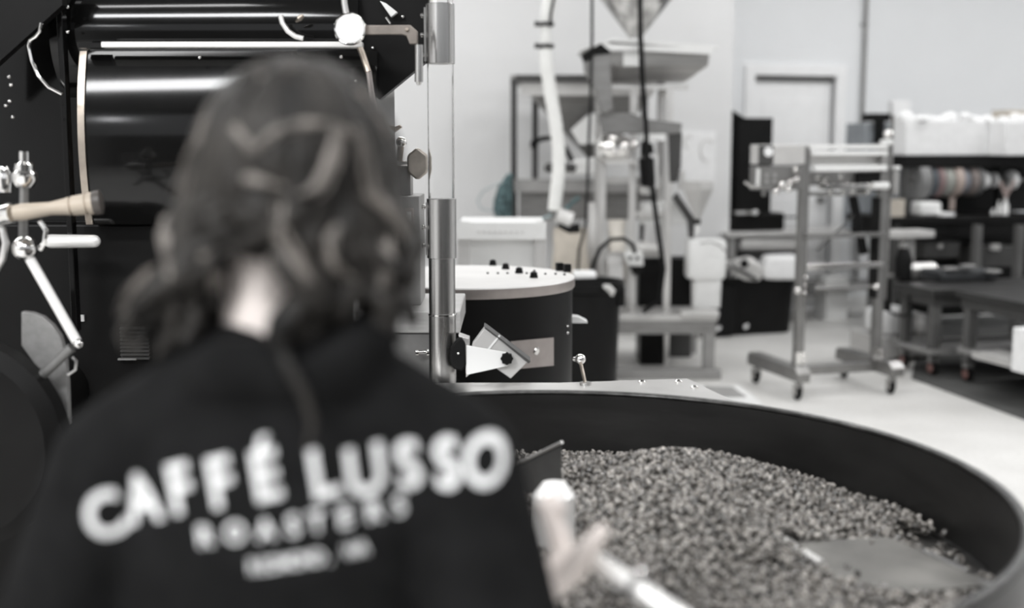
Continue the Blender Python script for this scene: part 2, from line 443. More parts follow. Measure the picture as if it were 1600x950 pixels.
# ================================================================== SIGHT PIPE
PY = 2.85
pc = at(692, 450, PY)
PXc, PYc = pc.x - .002, pc.y
def pz(y): return at(692, y, PY).z
pipe = thing('sight_pipe', 'vertical steel pipe with a clear glass section behind the bin', 'pipe', (PXc, PYc, BZ - .3))
pr = lambda n: px(n, PY) / 2
def pcyl(y0, y1, dia, name, m, n=48, hollow=0):
    z0, z1 = pz(y1), pz(y0)
    r = pr(dia)
    if hollow:
        return MB().lathe([(r, z0), (r, z1), (r - hollow, z1), (r - hollow, z0)], (PXc, PYc, 0), n=n, cap=False, close=True).build(name, m, pipe)
    return MB().lathe([(r - .001, z0), (r, z0 + .001), (r, z1 - .001), (r - .001, z1)], (PXc, PYc, 0), n=n).build(name, m, pipe, smooth=30)
pcyl(-160, 7, 40, 'upper_tube', CHROME)
pcyl(6, 100, 45, 'upper_coupling', STEEL)
pcyl(98, 312, 41, 'glass_tube', GLASS, 64, hollow=.0022)
pcyl(310, 403, 46, 'lower_coupling', STEEL)
pcyl(402, 492, 41.5, 'middle_tube', STEEL)
pcyl(490, 760, 43, 'lower_tube', STEEL)
pcyl(489, 492.5, 45, 'ring', CHROME)
for y in (88, 340):
    pass
pb = None
for y in (25, 55, 86, 323, 355, 384):
    e0 = Vector((PXc - pr(44) - .012, PYc - .006, pz(y))); e1 = e0 + Vector((.02, 0, 0))
    if pb is None: pb = MB().lathe([(.004, 0), (.006, .002), (.006, .006), (.0035, .007), (.0035, .02)], e0, (1, 0, 0), 12).build('bolt', CHROME, pipe, origin=e0)
    else: rep(pb, e0, pipe)
    if y > 300: pass
# clamping bars beside the couplings
for y0, y1 in ((12, 96), (316, 398)):
    MB().box((PXc - pr(47) + .001, PYc - .004, (pz(y0) + pz(y1)) / 2), (.004, .012, pz(y0) - pz(y1))).build('clamp_bar', MGREY, pipe)
# rubber cup, bracket and swivelling box on the pipe
Yb = 2.80
MB().prism(ppoly([(720, 526), (727, 536), (728, 572), (722, 580), (709, 577), (703, 566), (703, 545), (711, 534)], Yb), (0, .03, 0)).build('rubber_cup', RUBBER, pipe, .004)
MB().prism(ppoly([(716, 524), (733, 530), (733, 586), (728, 590), (727, 538)], Yb + .004), (0, .05, 0)).build('bracket_flange', ALU, pipe, .001)
br = MB().prism(ppoly([(729, 540), (793, 551), (799, 560), (793, 572), (729, 586)], Yb - .012), (0, .006, 0)).build('bracket', WHITE, pipe, .001)
kn = MB()
kc = at(792, 561, Yb - .022); n = 16
prof = []
for i in range(n):
    a = 2 * math.pi * i / n; r = px(10.5 if i % 2 == 0 else 8.5, Yb); prof.append(kc + Vector((r * math.cos(a), 0, r * math.sin(a))))
kn.prism(prof, (0, .014, 0)); kn.build('star_knob', PLASTIC, br, .0015)
sb = MB().prism(ppoly([(757, 513), (826, 564), (798, 592), (762, 566), (737, 540)], Yb), (0, .05, 0)).build('swivel_box', mat('pale_grey_casting', .5, .5, .2, var=.08), pipe, .002)
MB().prism(ppoly([(756, 510), (761, 513), (829, 565), (826, 568)], Yb - .004), (0, .06, 0)).build('flap', DGREY, sb)
MB().prism(ppoly([(780, 523), (782, 525), (764, 547), (762, 545)], Yb - .002), (0, .004, 0)).build('fold', WHITE, sb)
p = at(716, 552, Yb - .004)
MB().ell(p, .0035).build('screw', CHROME, pipe)
for x, y in ((760, 579), (774, 577), (790, 590)):
    pass

# ================================================================== ROASTER
ro = thing('coffee_roaster', 'large glossy black drum roaster with brass banding', 'coffee roaster', (-1.0, 3.3, 0))
YD, RD = 2.85, .6
zc = at(300, 228, YD).z
def arc_prism(yf, r, zc, z0, z1, x0, x1, back, n=28):
    pts = []
    for i in range(n + 1):
        z = z0 + (z1 - z0) * i / n; b = math.asin((z - zc) / r)
        pts.append((yf + r - r * math.cos(b), z))
    pts += [(back, z1), (back, z0)]
    return MB().prism([Vector((x0, y, z)) for y, z in pts], (x1 - x0, 0, 0))
XL, XR = at(131, 220, YD).x, at(592, 220, YD + .05).x
ZB, ZT = at(300, 352, YD).z, at(300, 78, YD).z
arc_prism(YD, RD, zc, ZB, ZT, XL, XR, 3.3).build('drum_shell', BLACK, ro, smooth=40)
arc_prism(YD - .006, RD, zc, ZB, ZT, XL - .012, XL + .004, 3.2).build('drum_band', BRASS, ro, smooth=40)
MB().tube([at(561, 70, 2.84), at(567, 86, 2.835), at(573, 104, 2.83), at(576, 113, 2.825)], .0075, 8).build('brass_strap', BRASS, ro)
MB().tube([at(576, 112, 2.826), at(580, 140, 2.825), at(586, 170, 2.83), at(593, 205, 2.83), at(600, 260, 2.84)], .0065, 8).build('copper_strap', TAUPE, ro)
# polished bar over the drum
pa, pb_ = at(157, 69.5, 2.83), at(566, 70.5, 2.83)
MB().box(((pa.x + pb_.x) / 2, 2.845, pa.z), (pb_.x - pa.x, .03, .0135)).build('polished_bar', mat('polished_white_steel', .9, .2, .5, var=.02), ro, .003)
pe = at(140, 71, 2.84)
MB().box((pe.x, 2.85, pe.z), (.05, .03, .012)).build('bar_end', BLACKM, ro)
# upper cylinder
zu = at(300, 46, 2.9).z
MB().cyl((at(84, 40, 2.93).x, 3.06, zu), (at(562, 40, 2.93).x, 3.06, zu), .165, n=72).build('upper_drum', BLACK, ro)
# body behind and below
xb0, xb1 = -2.1, -.52
MB().box(((xb0 + xb1) / 2, 3.45, (ZB + .0) / 2), (xb1 - xb0, 1.0, ZB)).build('lower_cabinet', BLACKM, ro, .01)
MB().box(((xb0 - .58) / 2, 3.65, 1.7), (-.58 - xb0, .6, .9)).build('back_housing', BLACKM, ro, .01)
MB().box(((xb0 + XL - .03) / 2, 3.25, 1.7), (XL - .03 - xb0, .5, .9)).build('side_housing', BLACK, ro, .008)
MB().box((at(102, 200, 2.86).x, 2.87, 1.55), (px(9, 2.86), .03, 1.0)).build('post', BLACK, ro, .002)
MB().prism(ppoly([(-60, -60), (97, -60), (97, 8), (0, 95), (-60, 150)], 2.80), (0, .03, 0)).build('hood_plate', BLACKM, ro)
MB().prism(ppoly([(545, -60), (668, -60), (668, 94), (589, 159), (575, 100), (560, 60)], 2.93), (0, .05, 0)).build('hopper_plate', BLACKM, ro)
# ledge at the lower left, its soft highlight put into the white colour
la, lb = at(68, 376, 2.82), at(156, 376, 2.82)
MB().cap(at(80, 377, 2.832), at(147, 377, 2.832), px(11, 2.85), px(10, 2.85)).build('ledge', POLW, ro)
# curved bars shaped after the bright rim highlights of round gauges
MB().tube([at(x, y, 2.8) for x, y in ((65, 36), (62, 50), (55, 58), (47, 63), (45, 72), (50, 95), (60, 118), (76, 136), (97, 147))], .0042, 8).build('highlight_arc', CHROME, ro)
MB().tube([at(x, y, 2.83) for x, y in ((438, 24), (441, 36), (450, 49), (462, 57), (474, 60))], .0062, 10).build('highlight_arc', ALU, ro)
MB().tube([at(474, 24, 2.83), at(468, 29, 2.83), at(463, 34, 2.84)], [.004, .007, .003], 8).build('toggle', BRASS, ro)
MB().prism(ppoly([(593, 1), (603, 5), (621, 19), (611, 27)], 2.9), (0, .02, 0)).build('pointer_plate', WHITE, ro, .002)
MB().tube([at(603, 27, 2.91), at(610, 37, 2.91)], .003, 8).build('pin', STEEL, ro)
# dial
dc = at(547, 45, 2.74)
dg = MB().lathe([(.001, -.03), (.028, -.03), (.034, -.02), (.0365, 0), (.034, .006), (.031, .004)], dc, (0, -1, 0), 40).build('dial_case', CHROME, ro)
MB().lathe([(.031, .003), (.031, .0055), (.001, .0065)], dc, (0, -1, 0), 40).build('dial_face', PAPER, dg)
MB().tube([at(541, 22, 2.76), at(538, 5, 2.76), at(537, -40, 2.76)], .0068, 12).build('dial_stem', ALU, dg)
MB().box(at(537, 62, 2.745), (.012, .012, .01)).build('drain_nut', BLACKM, dg)
# arm and probe
ar = MB().prism(ppoly([(568, 39.5), (641, 39), (652.5, 49), (652.5, 69), (640, 69), (635, 56), (628, 54), (568, 54)], 2.75), (0, .012, 0)).build('arm', mat('cast_bronze', (.27, .24, .215), .4, .75, var=.2, scale=20), ro, .002)
MB().ell(at(636, 46.5, 2.748), .0045).build('rivet', BRASS, ar)
MB().cyl(at(654.5, 70, 2.757), at(654.5, 128, 2.757), px(6.5, 2.75), n=16).build('probe', STEEL, ar)
MB().cyl(at(654.5, 127, 2.757), at(654.5, 133, 2.757), px(5, 2.75), px(3, 2.75), n=12).build('probe_tip', ALU, ar)
sw = None
for x, y in ((533, 89), (556, 126), (312, 90), (582, 75), (629, 26), (106, 11), (106, 50)):
    p = at(x, y, 2.845 if x != 629 else 2.92)
    if x > 560: p = at(x, y, 2.92)
    if y == 126 or y == 89: p = at(x, y, 2.84)
    if sw is None: sw = MB().ell(p, .0042, 10, 8).build('screw', CHROME, ro, origin=p)
    else: rep(sw, p, ro)
# vent grille and label on the cabinet
Yc = 2.95
g0, g1 = at(186, 508, Yc - .004), at(237, 560, Yc - .004)
vg = MB().box(((g0.x + g1.x) / 2, Yc - .002, (g0.z + g1.z) / 2), (g1.x - g0.x, .006, g0.z - g1.z)).build('vent_grille', BLACKM, ro)
sl = None
for i in range(9):
    p = Vector(((g0.x + g1.x) / 2, Yc - .009, g1.z + (g0.z - g1.z) * (i + .3) / 9))
    if sl is None: sl = MB().box(p, (g1.x - g0.x - .006, .012, .0022), rx=.5).build('slat', DGREY, vg, origin=p)
    else: rep(sl, p, vg)
MB().box((g0.x + .02, Yc - .012, g1.z), (.045, .012, .004)).build('grille_sill', ALU, vg)
MB().box(at(126, 497, Yc - .003), (.018, .006, .016)).build('tag_plate', LGREY, ro)

# drum door with its lever at the far left
dd = thing('drum_door', 'black round roaster door with steel lever and pale wooden handle', 'machine door', at(-60, 690, 2.45))
cD = at(-62, 690, 2.42)
MB().lathe([(.001, -.03), (px(168, 2.42), -.03), (px(172, 2.42), -.02), (px(172, 2.42), .03), (px(150, 2.42), .05), (.001, .06)], cD, (0, -1, 0), 96).build('disc', BLACKM, dd, smooth=25)
MB().cyl(cD + Vector((0, .03, 0)), cD + Vector((0, .55, 0)), .08, n=24).build('hinge_shaft', BLACKM, dd)
MB().prism(ppoly([(33, 487), (50, 489), (66, 495), (81, 508), (93, 525), (101, 550), (105, 600), (107, 664), (96, 668), (84, 620), (62, 580), (33, 540)], 2.47), (0, .02, 0)).build('quadrant_plate', mat('dull_grey_plate', .24, .55, .2, var=.12, scale=60), dd, .002)
MB().tube([at(46, 403, 2.42), at(84, 470, 2.42), at(120, 534, 2.42)], px(8, 2.42), 14).build('lever_rod', mat('polished_white_steel', .9), dd)
MB().tube([at(112, 543, 2.43), at(66, 586, 2.43)], px(8, 2.43), 12).build('link', mat('dull_grey_steel', .2, .4, .5), dd)
MB().ell(at(122, 537, 2.41), px(8, 2.4)).build('joint', CHROME, dd)
MB().tube([at(113, 558, 2.43), at(119, 564, 2.43), at(118, 578, 2.43), at(106, 586, 2.43)], .003, 8).build('spring', STEEL, dd)
MB().ell(at(38, 388, 2.42), px(20, 2.42)).build('ball_joint', CHROME, dd)
MB().tube([at(62, 345, 2.42), at(72, 360, 2.42), at(70, 378, 2.42), at(62, 390, 2.42)], .005, 8).build('hook', CHROME, dd)
MB().tube([at(-12, 430, 2.4), at(4, 405, 2.4), at(9, 380, 2.4), at(4, 358, 2.4), at(-10, 345, 2.4)], .007, 10).build('hoop', ALU, dd)
h0, h1 = at(21, 333, 2.38), at(158, 316, 2.405)
L = (h1 - h0).length
q_ = lambda n: px(n, 2.34)
MB().lathe([(q_(12), 0), (q_(13.5), .1 * L), (q_(12), .25 * L), (q_(10.5), .42 * L), (q_(13), .58 * L), (q_(15), .64 * L), (q_(12.5), .65 * L), (q_(12.5), .66 * L), (q_(15.5), .67 * L), (q_(17), .82 * L), (q_(14.5), .83 * L), (q_(14.5), .845 * L), (q_(17.5), .855 * L), (q_(19), .97 * L), (q_(17), L)], h0, h1 - h0, 28).build('wooden_handle', WOOD, dd)
MB().lathe([(q_(17.7), .90 * L), (q_(19.6), .93 * L), (q_(19.6), L * 1.0), (q_(14), L * 1.015)], h0, h1 - h0, 28).build('handle_cap', mat('dark_handle_cap', (.06, .052, .046), .45), dd)
f0 = at(-30, 338, 2.4)
MB().lathe([(q_(10), 0), (q_(19), .012), (q_(19), .035), (q_(14), .042), (q_(17), .05), (q_(17), (h0 - f0).length)], f0, h0 - f0, 24).build('ferrule', CHROME, dd)
c0 = at(38, 292, 2.43)
MB().lathe([(q_(13), 0), (q_(19), .012), (q_(19), .028), (q_(15), .032), (q_(15), .045), (q_(8), .05), (q_(8), .07)], c0, (0.05, 0, 1), 20).build('valve_cap', CHROME, dd)
MB().lathe([(q_(11), 0), (q_(14), .03), (q_(9), .05)], at(8, 300, 2.45), (0, 0, 1), 20).build('valve_cap', CHROME, dd)
MB().cyl(at(38, 292, 2.43), at(36, 370, 2.43), .009, n=12).build('valve_stem', MGREY, dd)
for x, y in ((14, 120), (15, 158), (9, 165), (20, 183), (17, 133)):
    MB().ell(at(x, y, 2.7), .004, 10, 6).build('rivet', CHROME, ro)

# ================================================================== CABINET, BLOCK AND DAMPER BOX LEFT OF THE PIPE
Yg = 3.2
def xz(x0, x1, y0, y1, Y):
    a, b = at(x0, y0, Y), at(x1, y1, Y)
    return a.x, b.x, b.z, a.z
x0, x1, z0, z1 = xz(545, 680, 521, 600, Yg)
gc = thing('grey_cabinet', 'grey steel cabinet behind the glass pipe with a steel bolt', 'cabinet', ((x0 + x1) / 2, Yg + .2, 0))
MB().box(((x0 + x1) / 2, Yg + .2, z1 / 2), (x1 - x0, .4, z1)).build('body', mat('cabinet_grey', .2, .5, .3, var=.15, scale=14), gc, .004)
pb0 = at(672, 550, Yg - .02)
MB().lathe([(.011, 0), (.011, .01), (.005, .012), (.005, .03), (.009, .032), (.009, .04)], pb0, (-1, -.25, 0), 12).build('bolt', CHROME, gc)
x0, x1, z0, z1b = xz(555, 719, 486, 520, Yg - .01)
wb = thing('pale_block', 'pale steel block lying on the grey cabinet behind the pipe', 'block', ((x0 + x1) / 2, Yg + .18, z1 + .002))
MB().box(((x0 + x1) / 2, Yg + .18, (z1 + .002 + z1b) / 2), (x1 - x0, .38, z1b - z1 - .002)).build('body', mat('pale_brushed_block', .5, .45, .4, var=.12, scale=10, stretch=(1, 1, 8)), wb, .004)
ZBk = z1b
x0, x1, z0, z1 = xz(560, 657, 306, 440, Yg + .1)
db_ = thing('damper_box', 'grey damper box with a gauge glass and knob beside the pipe', 'control box', ((x0 + x1) / 2, Yg + .2, ZBk))
MB().box(((x0 + x1) / 2, Yg + .19, (z1 + ZBk) / 2), (x1 - x0, .18, z1 - ZBk)).build('body', mat('damper_grey', .30, .45, .4, var=.12, scale=10), db_, .003)
tx0, tx1, tz0, tz1 = xz(575, 641, 255, 306, Yg + .1)
tp = [Vector((tx0, Yg + .12, tz0)), Vector((tx1, Yg + .12, tz0)), Vector((tx1, Yg + .12, tz1 - .02)), Vector((tx1 - .006, Yg + .12, tz1 - .006)), Vector((tx1 - .02, Yg + .12, tz1)), Vector((tx0, Yg + .12, tz1))]
MB().prism(tp, (0, .08, 0)).build('upper_tab', mat('damper_grey', .3), db_, .002)
gx0, gx1, gz0, gz1 = xz(632, 647, 325, 393, Yg + .095)
sf = MB().box(((gx0 + gx1) / 2, Yg + .097, (gz0 + gz1) / 2), (gx1 - gx0, .012, gz1 - gz0)).build('gauge_frame', TAUPE, db_, .002)
MB().box(((gx0 + gx1) / 2, Yg + .091, (gz0 + gz1) / 2), (.012, .006, gz1 - gz0 - .02)).build('gauge_glass', mat('milky_glass', .6, .15), sf)
MB().ell(((gx0 + gx1) / 2, Yg + .088, gz0 + .012), .007).build('gauge_bead', PAPER, sf)
kc = at(652, 256, Yg + .08)
pp = []
for i in range(36):
    a = 2 * math.pi * i / 36; r = px(25, Yg) * (1 - .09 * (0.5 + .5 * math.cos(6 * a))); pp.append(kc + Vector((r * .72 * math.cos(a), 0, r * math.sin(a))))
MB().prism(pp, (0, .04, 0)).build('hand_knob', mat('dull_bronze_knob', (.46, .42, .375), .4, .6, var=.2, scale=25), db_, .006)
MB().cyl(at(640, 256, Yg + .1), at(600, 256, Yg + .1), .008, n=12).build('knob_shaft', CHROME, db_)
MB().ell(at(627, 222, Yg + .12), px(9, Yg)).build('chrome_nut', CHROME, db_)
MB().prism(ppoly([(600, 204), (625, 195), (628, 199), (606, 214)], Yg + .1), (0, .02, 0)).build('wing', BRASS, db_, .002)
MB().cyl(at(627, 222, Yg + .12), at(622, 262, Yg + .12), .009, n=12).build('valve_neck', BRASS, db_)

# ================================================================== ROUND CONSOLE
YC = 4.05
cc_ = at(733, 431, YC); rC = px(166, YC); zC = cc_.z
co = thing('round_console', 'black drum console with a pale round top of black knobs', 'console', (cc_.x, YC, 0))
MB().lathe([(rC - .012, 0), (rC - .008, .02), (rC - .008, zC - .035)], (cc_.x, YC, 0), n=96).build('drum', BLACKM, co)
MB().lathe([(rC - .003, zC - .035), (rC, zC - .03), (rC, zC - .004)], (cc_.x, YC, 0), n=96).build('rim', TAUPE, co)
MB().lathe([(rC - .001, zC - .004), (rC - .004, zC), (.001, zC + .0005)], (cc_.x, YC, 0), n=96).build('top', mat('pale_top_plate', .74, .45, .2, var=.05), co)
kb = None
for x, y in ((770, 414.5), (790, 420.5), (811, 427), (834, 434)):
    p = atz(x, y, zC)
    if kb is None: kb = MB().lathe([(.014, 0), (.014, .006), (.012, .010), (.012, .017), (.006, .021)], p, n=14).build('knob', PLASTIC, co, origin=p)
    else: rep(kb, p, co)
for x, y in ((874, 423), (886, 425)):
    p = atz(x, y, zC); MB().box(p + Vector((0, 0, .014)), (.024, .022, .028), .3).build('switch', PLASTIC, co, .002, origin=p)
st_ = None
for x, y in ((778, 428), (793, 428), (823, 428), (852, 429), (868, 429), (882, 430), (835, 424), (762, 428)):
    p = atz(x, y, zC)
    if st_ is None: st_ = MB().lathe([(.004, 0), (.004, .004), (.002, .006)], p, n=8).build('stud', PLASTIC, co, origin=p)
    else: rep(st_, p, co)
# a bent plate and screw on its face
def on_drum(x, y):
    d = ray(x, y); dx, dy = d.x, d.y; r = rC - .007
    a = dx * dx + dy * dy; b = -2 * (dx * cc_.x + dy * YC); c = cc_.x ** 2 + YC ** 2 - r * r
    disc = b * b - 4 * a * c
    t = (-b - math.sqrt(max(disc, 0))) / (2 * a)
    return d * t + Vector((0, 0, CAMZ))
fp = MB(); n = 10
top = [on_drum(797 + 66 * i / n, 533 - 6 * i / n) for i in range(n + 1)]
bot = [on_drum(797 + 66 * i / n, 577 - 6 * i / n) for i in range(n + 1)]
cen = Vector((cc_.x, YC, 0))
def outw(p, e): d = Vector((p.x - cen.x, p.y - cen.y, 0)).normalized(); return p + d * e
vs, fs = [], []
for i in range(n + 1): vs += [outw(top[i], .006), outw(bot[i], .006), top[i], bot[i]]
for i in range(n):
    a, b = 4 * i, 4 * i + 4
    fs += [(a, b, b + 1, a + 1), (a + 2, a + 3, b + 3, b + 2), (a, a + 2, b + 2, b), (a + 1, b + 1, b + 3, a + 3)]
fs += [(0, 1, 3, 2), (4 * n, 4 * n + 2, 4 * n + 3, 4 * n + 1)]
fp.add(vs, fs); fpo = fp.build('face_plate', TAUPE, co)
p = on_drum(836, 548); d_ = (outw(p, 1) - p)
MB().lathe([(.012, .004), (.012, .009), (.008, .012)], p, d_, 16).build('screw', CHROME, fpo)
for x, y in ((886, 509), (886, 520)):
    p = on_drum(x, y); MB().ell(outw(p, .001), .0045, 10, 6).build('rivet', CHROME, co)
MB().prism(ppoly([(894, 495), (904, 496), (918, 503), (918, 505), (894, 505)], YC), (0, .06, 0)).build('side_catch', WHITE, co)

# ================================================================== THINGS BEHIND THE CONSOLE
YW = 5.6
x0, x1, z0, z1 = xz(714, 853, 347, 432, YW)
wc = thing('white_cabinet', 'white cabinet with a recessed front behind the black round console', 'cabinet', ((x0 + x1) / 2, YW + .2, 0))
MB().box(((x0 + x1) / 2, YW + .22, z1 / 2), (x1 - x0 - .02, .36, z1 - .004)).build('body', WHITE, wc)
MB().box((x0 + .03, YW + .02, z1 / 2), (.06, .05, z1)).build('stile', LGREY, wc, .003)
MB().box((x1 - .025, YW + .02, z1 / 2), (.05, .05, z1)).build('stile', LGREY, wc, .003)
MB().box(((x0 + x1) / 2, YW + .015, z1 - .04), (x1 - x0, .06, .08)).build('header', WHITE, wc, .003)
for i in range(9): MB().box((x0 + .1 + i * .025, YW - .016, z1 - .045), (.012, .004, .006)).build('mark', LGREY, wc)

# platform of the filling machine
YP = 7.62
zP = at(1000, 492, YP).z
xpl, xpr = at(860, 500, YP).x, at(1122, 500, YP).x
pf = thing('steel_platform', 'low grey steel platform table under the filling machine', 'platform', ((xpl + xpr) / 2, YP + .5, 0))
MB().box(((xpl + xpr) / 2, YP + .425, zP - .02), (xpr - xpl, .85, .04)).build('top', LGREY, pf, .004)
MB().box(((xpl + xpr) / 2, YP + .02, zP - .08), (xpr - xpl - .02, .04, .085)).build('apron', MGREY, pf)
for x in (xpl + .04, xpr - .05):
    for y in (YP + .04, YP + .8): MB().box((x, y, zP / 2), (.07, .07, zP - .05)).build('leg', GREY, pf)
MB().box(((xpl + xpr) / 2, YP + .0, .03), (xpr - xpl + .04, .1, .06)).build('foot_rail', GREY, pf, .004)
MB().box((xpr - .12, YP + .02, zP + .012), (.24, .14, .035)).build('end_block', LGREY, pf, .004)
x_ = at(1043, 540, YP + .3).x
MB().box((x_, YP + .35, zP / 2), (.03, .03, zP - .06)).build('leg', ALU, pf)
# dark crate standing under it
for k_, (xa, xb, yy) in enumerate(((1000, 1038, YP + .45), (1045, 1080, YP + .75))):
    a, b = at(xa, 560, yy).x, at(xb, 560, yy).x
    t = thing('storage_crate', ['black crate under the platform, nearer the trash barrel', 'grey crate under the platform, nearer the black tub'][k_], 'crate', ((a + b) / 2, yy + .15, 0))
    MB().box(((a + b) / 2, yy + .15, .15), (b - a, .3, .3 - .06 * k_)).build('body', BLACKM if k_ == 0 else DGREY, t, .01).location.z += .03 * k_ * -1
    MB().box(((a + b) / 2, yy + .15, .31 - .06 * k_), (b - a + .02, .32, .02)).build('lid', BLACKM, t, .004)
# black box standing on the platform
a, b = at(998, 450, YP + .4).x, at(1086, 450, YP + .4).x
t = thing('black_box', 'black box standing on the platform behind the machine posts', 'box', ((a + b) / 2, YP + .5, zP))
MB().box(((a + b) / 2, YP + .5, zP + .15), (b - a, .19, .30)).build('body', BLACKM, t, .01)
MB().box(((a + b) / 2, YP + .5, zP + .31), (b - a + .02, .2, .02)).build('lid', PLASTIC, t, .004)

# filling machine
fm = thing('filling_machine', 'tall steel weigh filler with tray and hoppers on posts', 'filling machine', (at(990, 480, YP + .2).x, YP + .3, zP))
YF = YP + .22
zt = at(1000, 138, YF).z
for x in (941, 988, 1044):
    q = at(x, 300, YF); MB().box((q.x, YF, (zP + zt) / 2), (px(11, YF), px(11, YF), zt - zP)).build('post', ALU, fm, .003)
a, b = at(930, 136, YF), at(1075, 136, YF)
MB().box(((a.x + b.x) / 2, YF, a.z), (b.x - a.x, .05, .03)).build('cross_rail', ALU, fm, .002)
for x in (941, 1044): 
    q = at(x, 300, YF); MB().box((q.x, YF + .2, zt - .02), (.04, .42, .03)).build('side_rail', ALU, fm)
    MB().box((q.x, YF + .42, (zP + zt) / 2), (.04, .04, zt - zP)).build('post', ALU, fm)
# tray
a, b = at(912, 80, YF), at(1113, 82, YF); c_, d_ = at(955, 128, YF), at(1062, 130, YF)
def frus(tx0, tx1, tz, bx0, bx1, bz, y, dt, db, m=None):
    m = m or MB()
    vt = [Vector((tx0, y - dt, tz)), Vector((tx1, y - dt, tz)), Vector((tx1, y + dt, tz)), Vector((tx0, y + dt, tz))]
    vb = [Vector((bx0, y - db, bz)), Vector((bx1, y - db, bz)), Vector((bx1, y + db, bz)), Vector((bx0, y + db, bz))]
    return m.rings([vb, vt])
mid = at(1000, 105, YF).z
tm = MB(); frus(a.x + .02, b.x - .04, a.z - .01, a.x + .03, b.x - .05, mid, YF + .05, .22, .21, tm)
frus(a.x + .03, b.x - .05, mid, c_.x, d_.x + .03, c_.z, YF + .05, .21, .1, tm)
tm.build('tray', STEELH, fm, .004)
rm = MB().prism([Vector((a.x - .03, YF - .2, a.z - .012)), Vector((a.x + .16, YF - .22, a.z + .045)), Vector((b.x - .05, YF - .22, a.z - .005)), Vector((b.x + .0, YF - .22, a.z + .002)), Vector((b.x + .012, YF - .22, a.z + .02)),
                 Vector((b.x, YF - .22, a.z + .015)), Vector((a.x + .17, YF - .22, a.z + .065)), Vector((a.x - .03, YF - .2, a.z - .002))], (0, .5, 0))
rm.build('tray_rim', WHITE, fm)
MB().prism(ppoly([(938, 66), (952, 78), (1000, 79), (1112, 85), (1116, 76), (1000, 71), (958, 69)], YF - .228), (0, .008, 0)).build('front_lip', WHITE, fm)
# chute on the left of the tray
ch = MB()
L1 = ppoly([(912, 84), (953, 75), (955, 120), (958, 172), (940, 176), (928, 135), (914, 110)], YF - .20)
ch.prism(L1, (0, .12, 0)).build('chute', MGREY, fm, .006)
MB().prism(ppoly([(908, 85), (940, 67), (956, 76), (952, 84), (930, 86), (914, 98)], YF - .215), (0, .1, 0)).build('chute_shroud', BLACKM, fm, .003)
MB().prism(ppoly([(974, 78), (998, 78), (998, 103), (974, 103)], YF - .19), (0, .01, 0)).build('window_plate', WHITE, fm)
# cone above
k0 = at(993, 58, YF + .1); k1 = at(996, -60, YF + .1)
MB().lathe([(.045, -.02), (.045, .0), (.05, .01), (px(100, YF), (k1 - k0).length)], k0, (0, 0, 1), 20).build('cone_hopper', mat('striped_steel', .5, .22, 1, var=.5, scale=5, stretch=(3, 3, .2)), fm, smooth=10)
MB().lathe([(.07, -.03), (.07, -.015)], k0, (0, 0, 1), 24).build('cone_flange', WHITE, fm)
# trough
MB().prism(ppoly([(935, 177), (985, 176), (1010, 186), (1066, 192), (1064, 208), (1040, 210), (940, 208)], YF - .05), (0, .16, 0)).build('trough', MGREY, fm, .005)
MB().prism(ppoly([(1044, 208), (1066, 206), (1064, 262), (1058, 285), (1046, 285)], YF - .03), (0, .12, 0)).build('trough_bracket', DGREY, fm, .004)
# vibrator motor
vm = MB().lathe([(.05, 0), (.085, .03), (.09, .14), (.07, .2)], at(932, 232, YF - .1), (1, 0, 0), 28).build('vibrator_motor', CHROME, fm)
for x, y in ((940, 228), (958, 217), (972, 232), (962, 238), (990, 225)):
    MB().ell(at(x, y, YF - .16), .032, 12, 8).build('motor_bolt', CHROME, vm)
MB().prism(ppoly([(938, 246), (985, 248), (1000, 256), (950, 256)], YF - .15), (0, .1, 0)).build('motor_tray', LGREY, fm)
MB().prism(ppoly([(999, 248), (1022, 246), (1024, 290), (1003, 290)], YF - .08), (0, .1, 0)).build('solenoid', BLACKM, fm, .006)
MB().prism(ppoly([(1003, 209), (1040, 209), (1040, 220), (1003, 220)], YF - .06), (0, .03, 0)).build('bracket', WHITE, fm)
MB().prism(ppoly([(1024, 240), (1028, 240), (1028, 293), (1024, 293)], YF - .06), (0, .03, 0)).build('rod', WHITE, fm)
MB().prism(ppoly([(1002, 224), (1020, 224), (1022, 240), (1002, 242)], YF - .09), (0, .06, 0)).build('clamp', RUBBER, fm)
MB().lathe([(.02, 0), (.05, .01), (.05, .05), (.03, .07)], at(1010, 304, YF), (0, 0, 1), 16).build('spout_collar', ALU, fm)
# little funnel on the right
f0 = at(1090, 343, YF - .1)
MB().lathe([(.015, 0), (.02, .01), (px(23, YF), at(1090, 296, YF - .1).z - f0.z), (px(23.5, YF), at(1090, 283, YF - .1).z - f0.z)], f0, n=4).build('funnel', LGREY, fm, smooth=0)
MB().lathe([(.018, -.03), (.02, 0)], f0, n=14).build('funnel_tip', RUBBER, fm)
MB().cyl(f0 - Vector((0, 0, .09)), f0 - Vector((0, 0, .03)), .014, n=12).build('funnel_spout', WHITE, fm)
MB().prism(ppoly([(1062, 268), (1070, 266), (1071, 296), (1062, 296)], YF - .08), (0, .05, 0)).build('funnel_arm', ALU, fm)
MB().prism(ppoly([(1050, 310), (1058, 300), (1086, 342), (1084, 372), (1076, 372), (1074, 345)], YF - .04), (0, .02, 0)).build('funnel_arm', DGREY, fm)
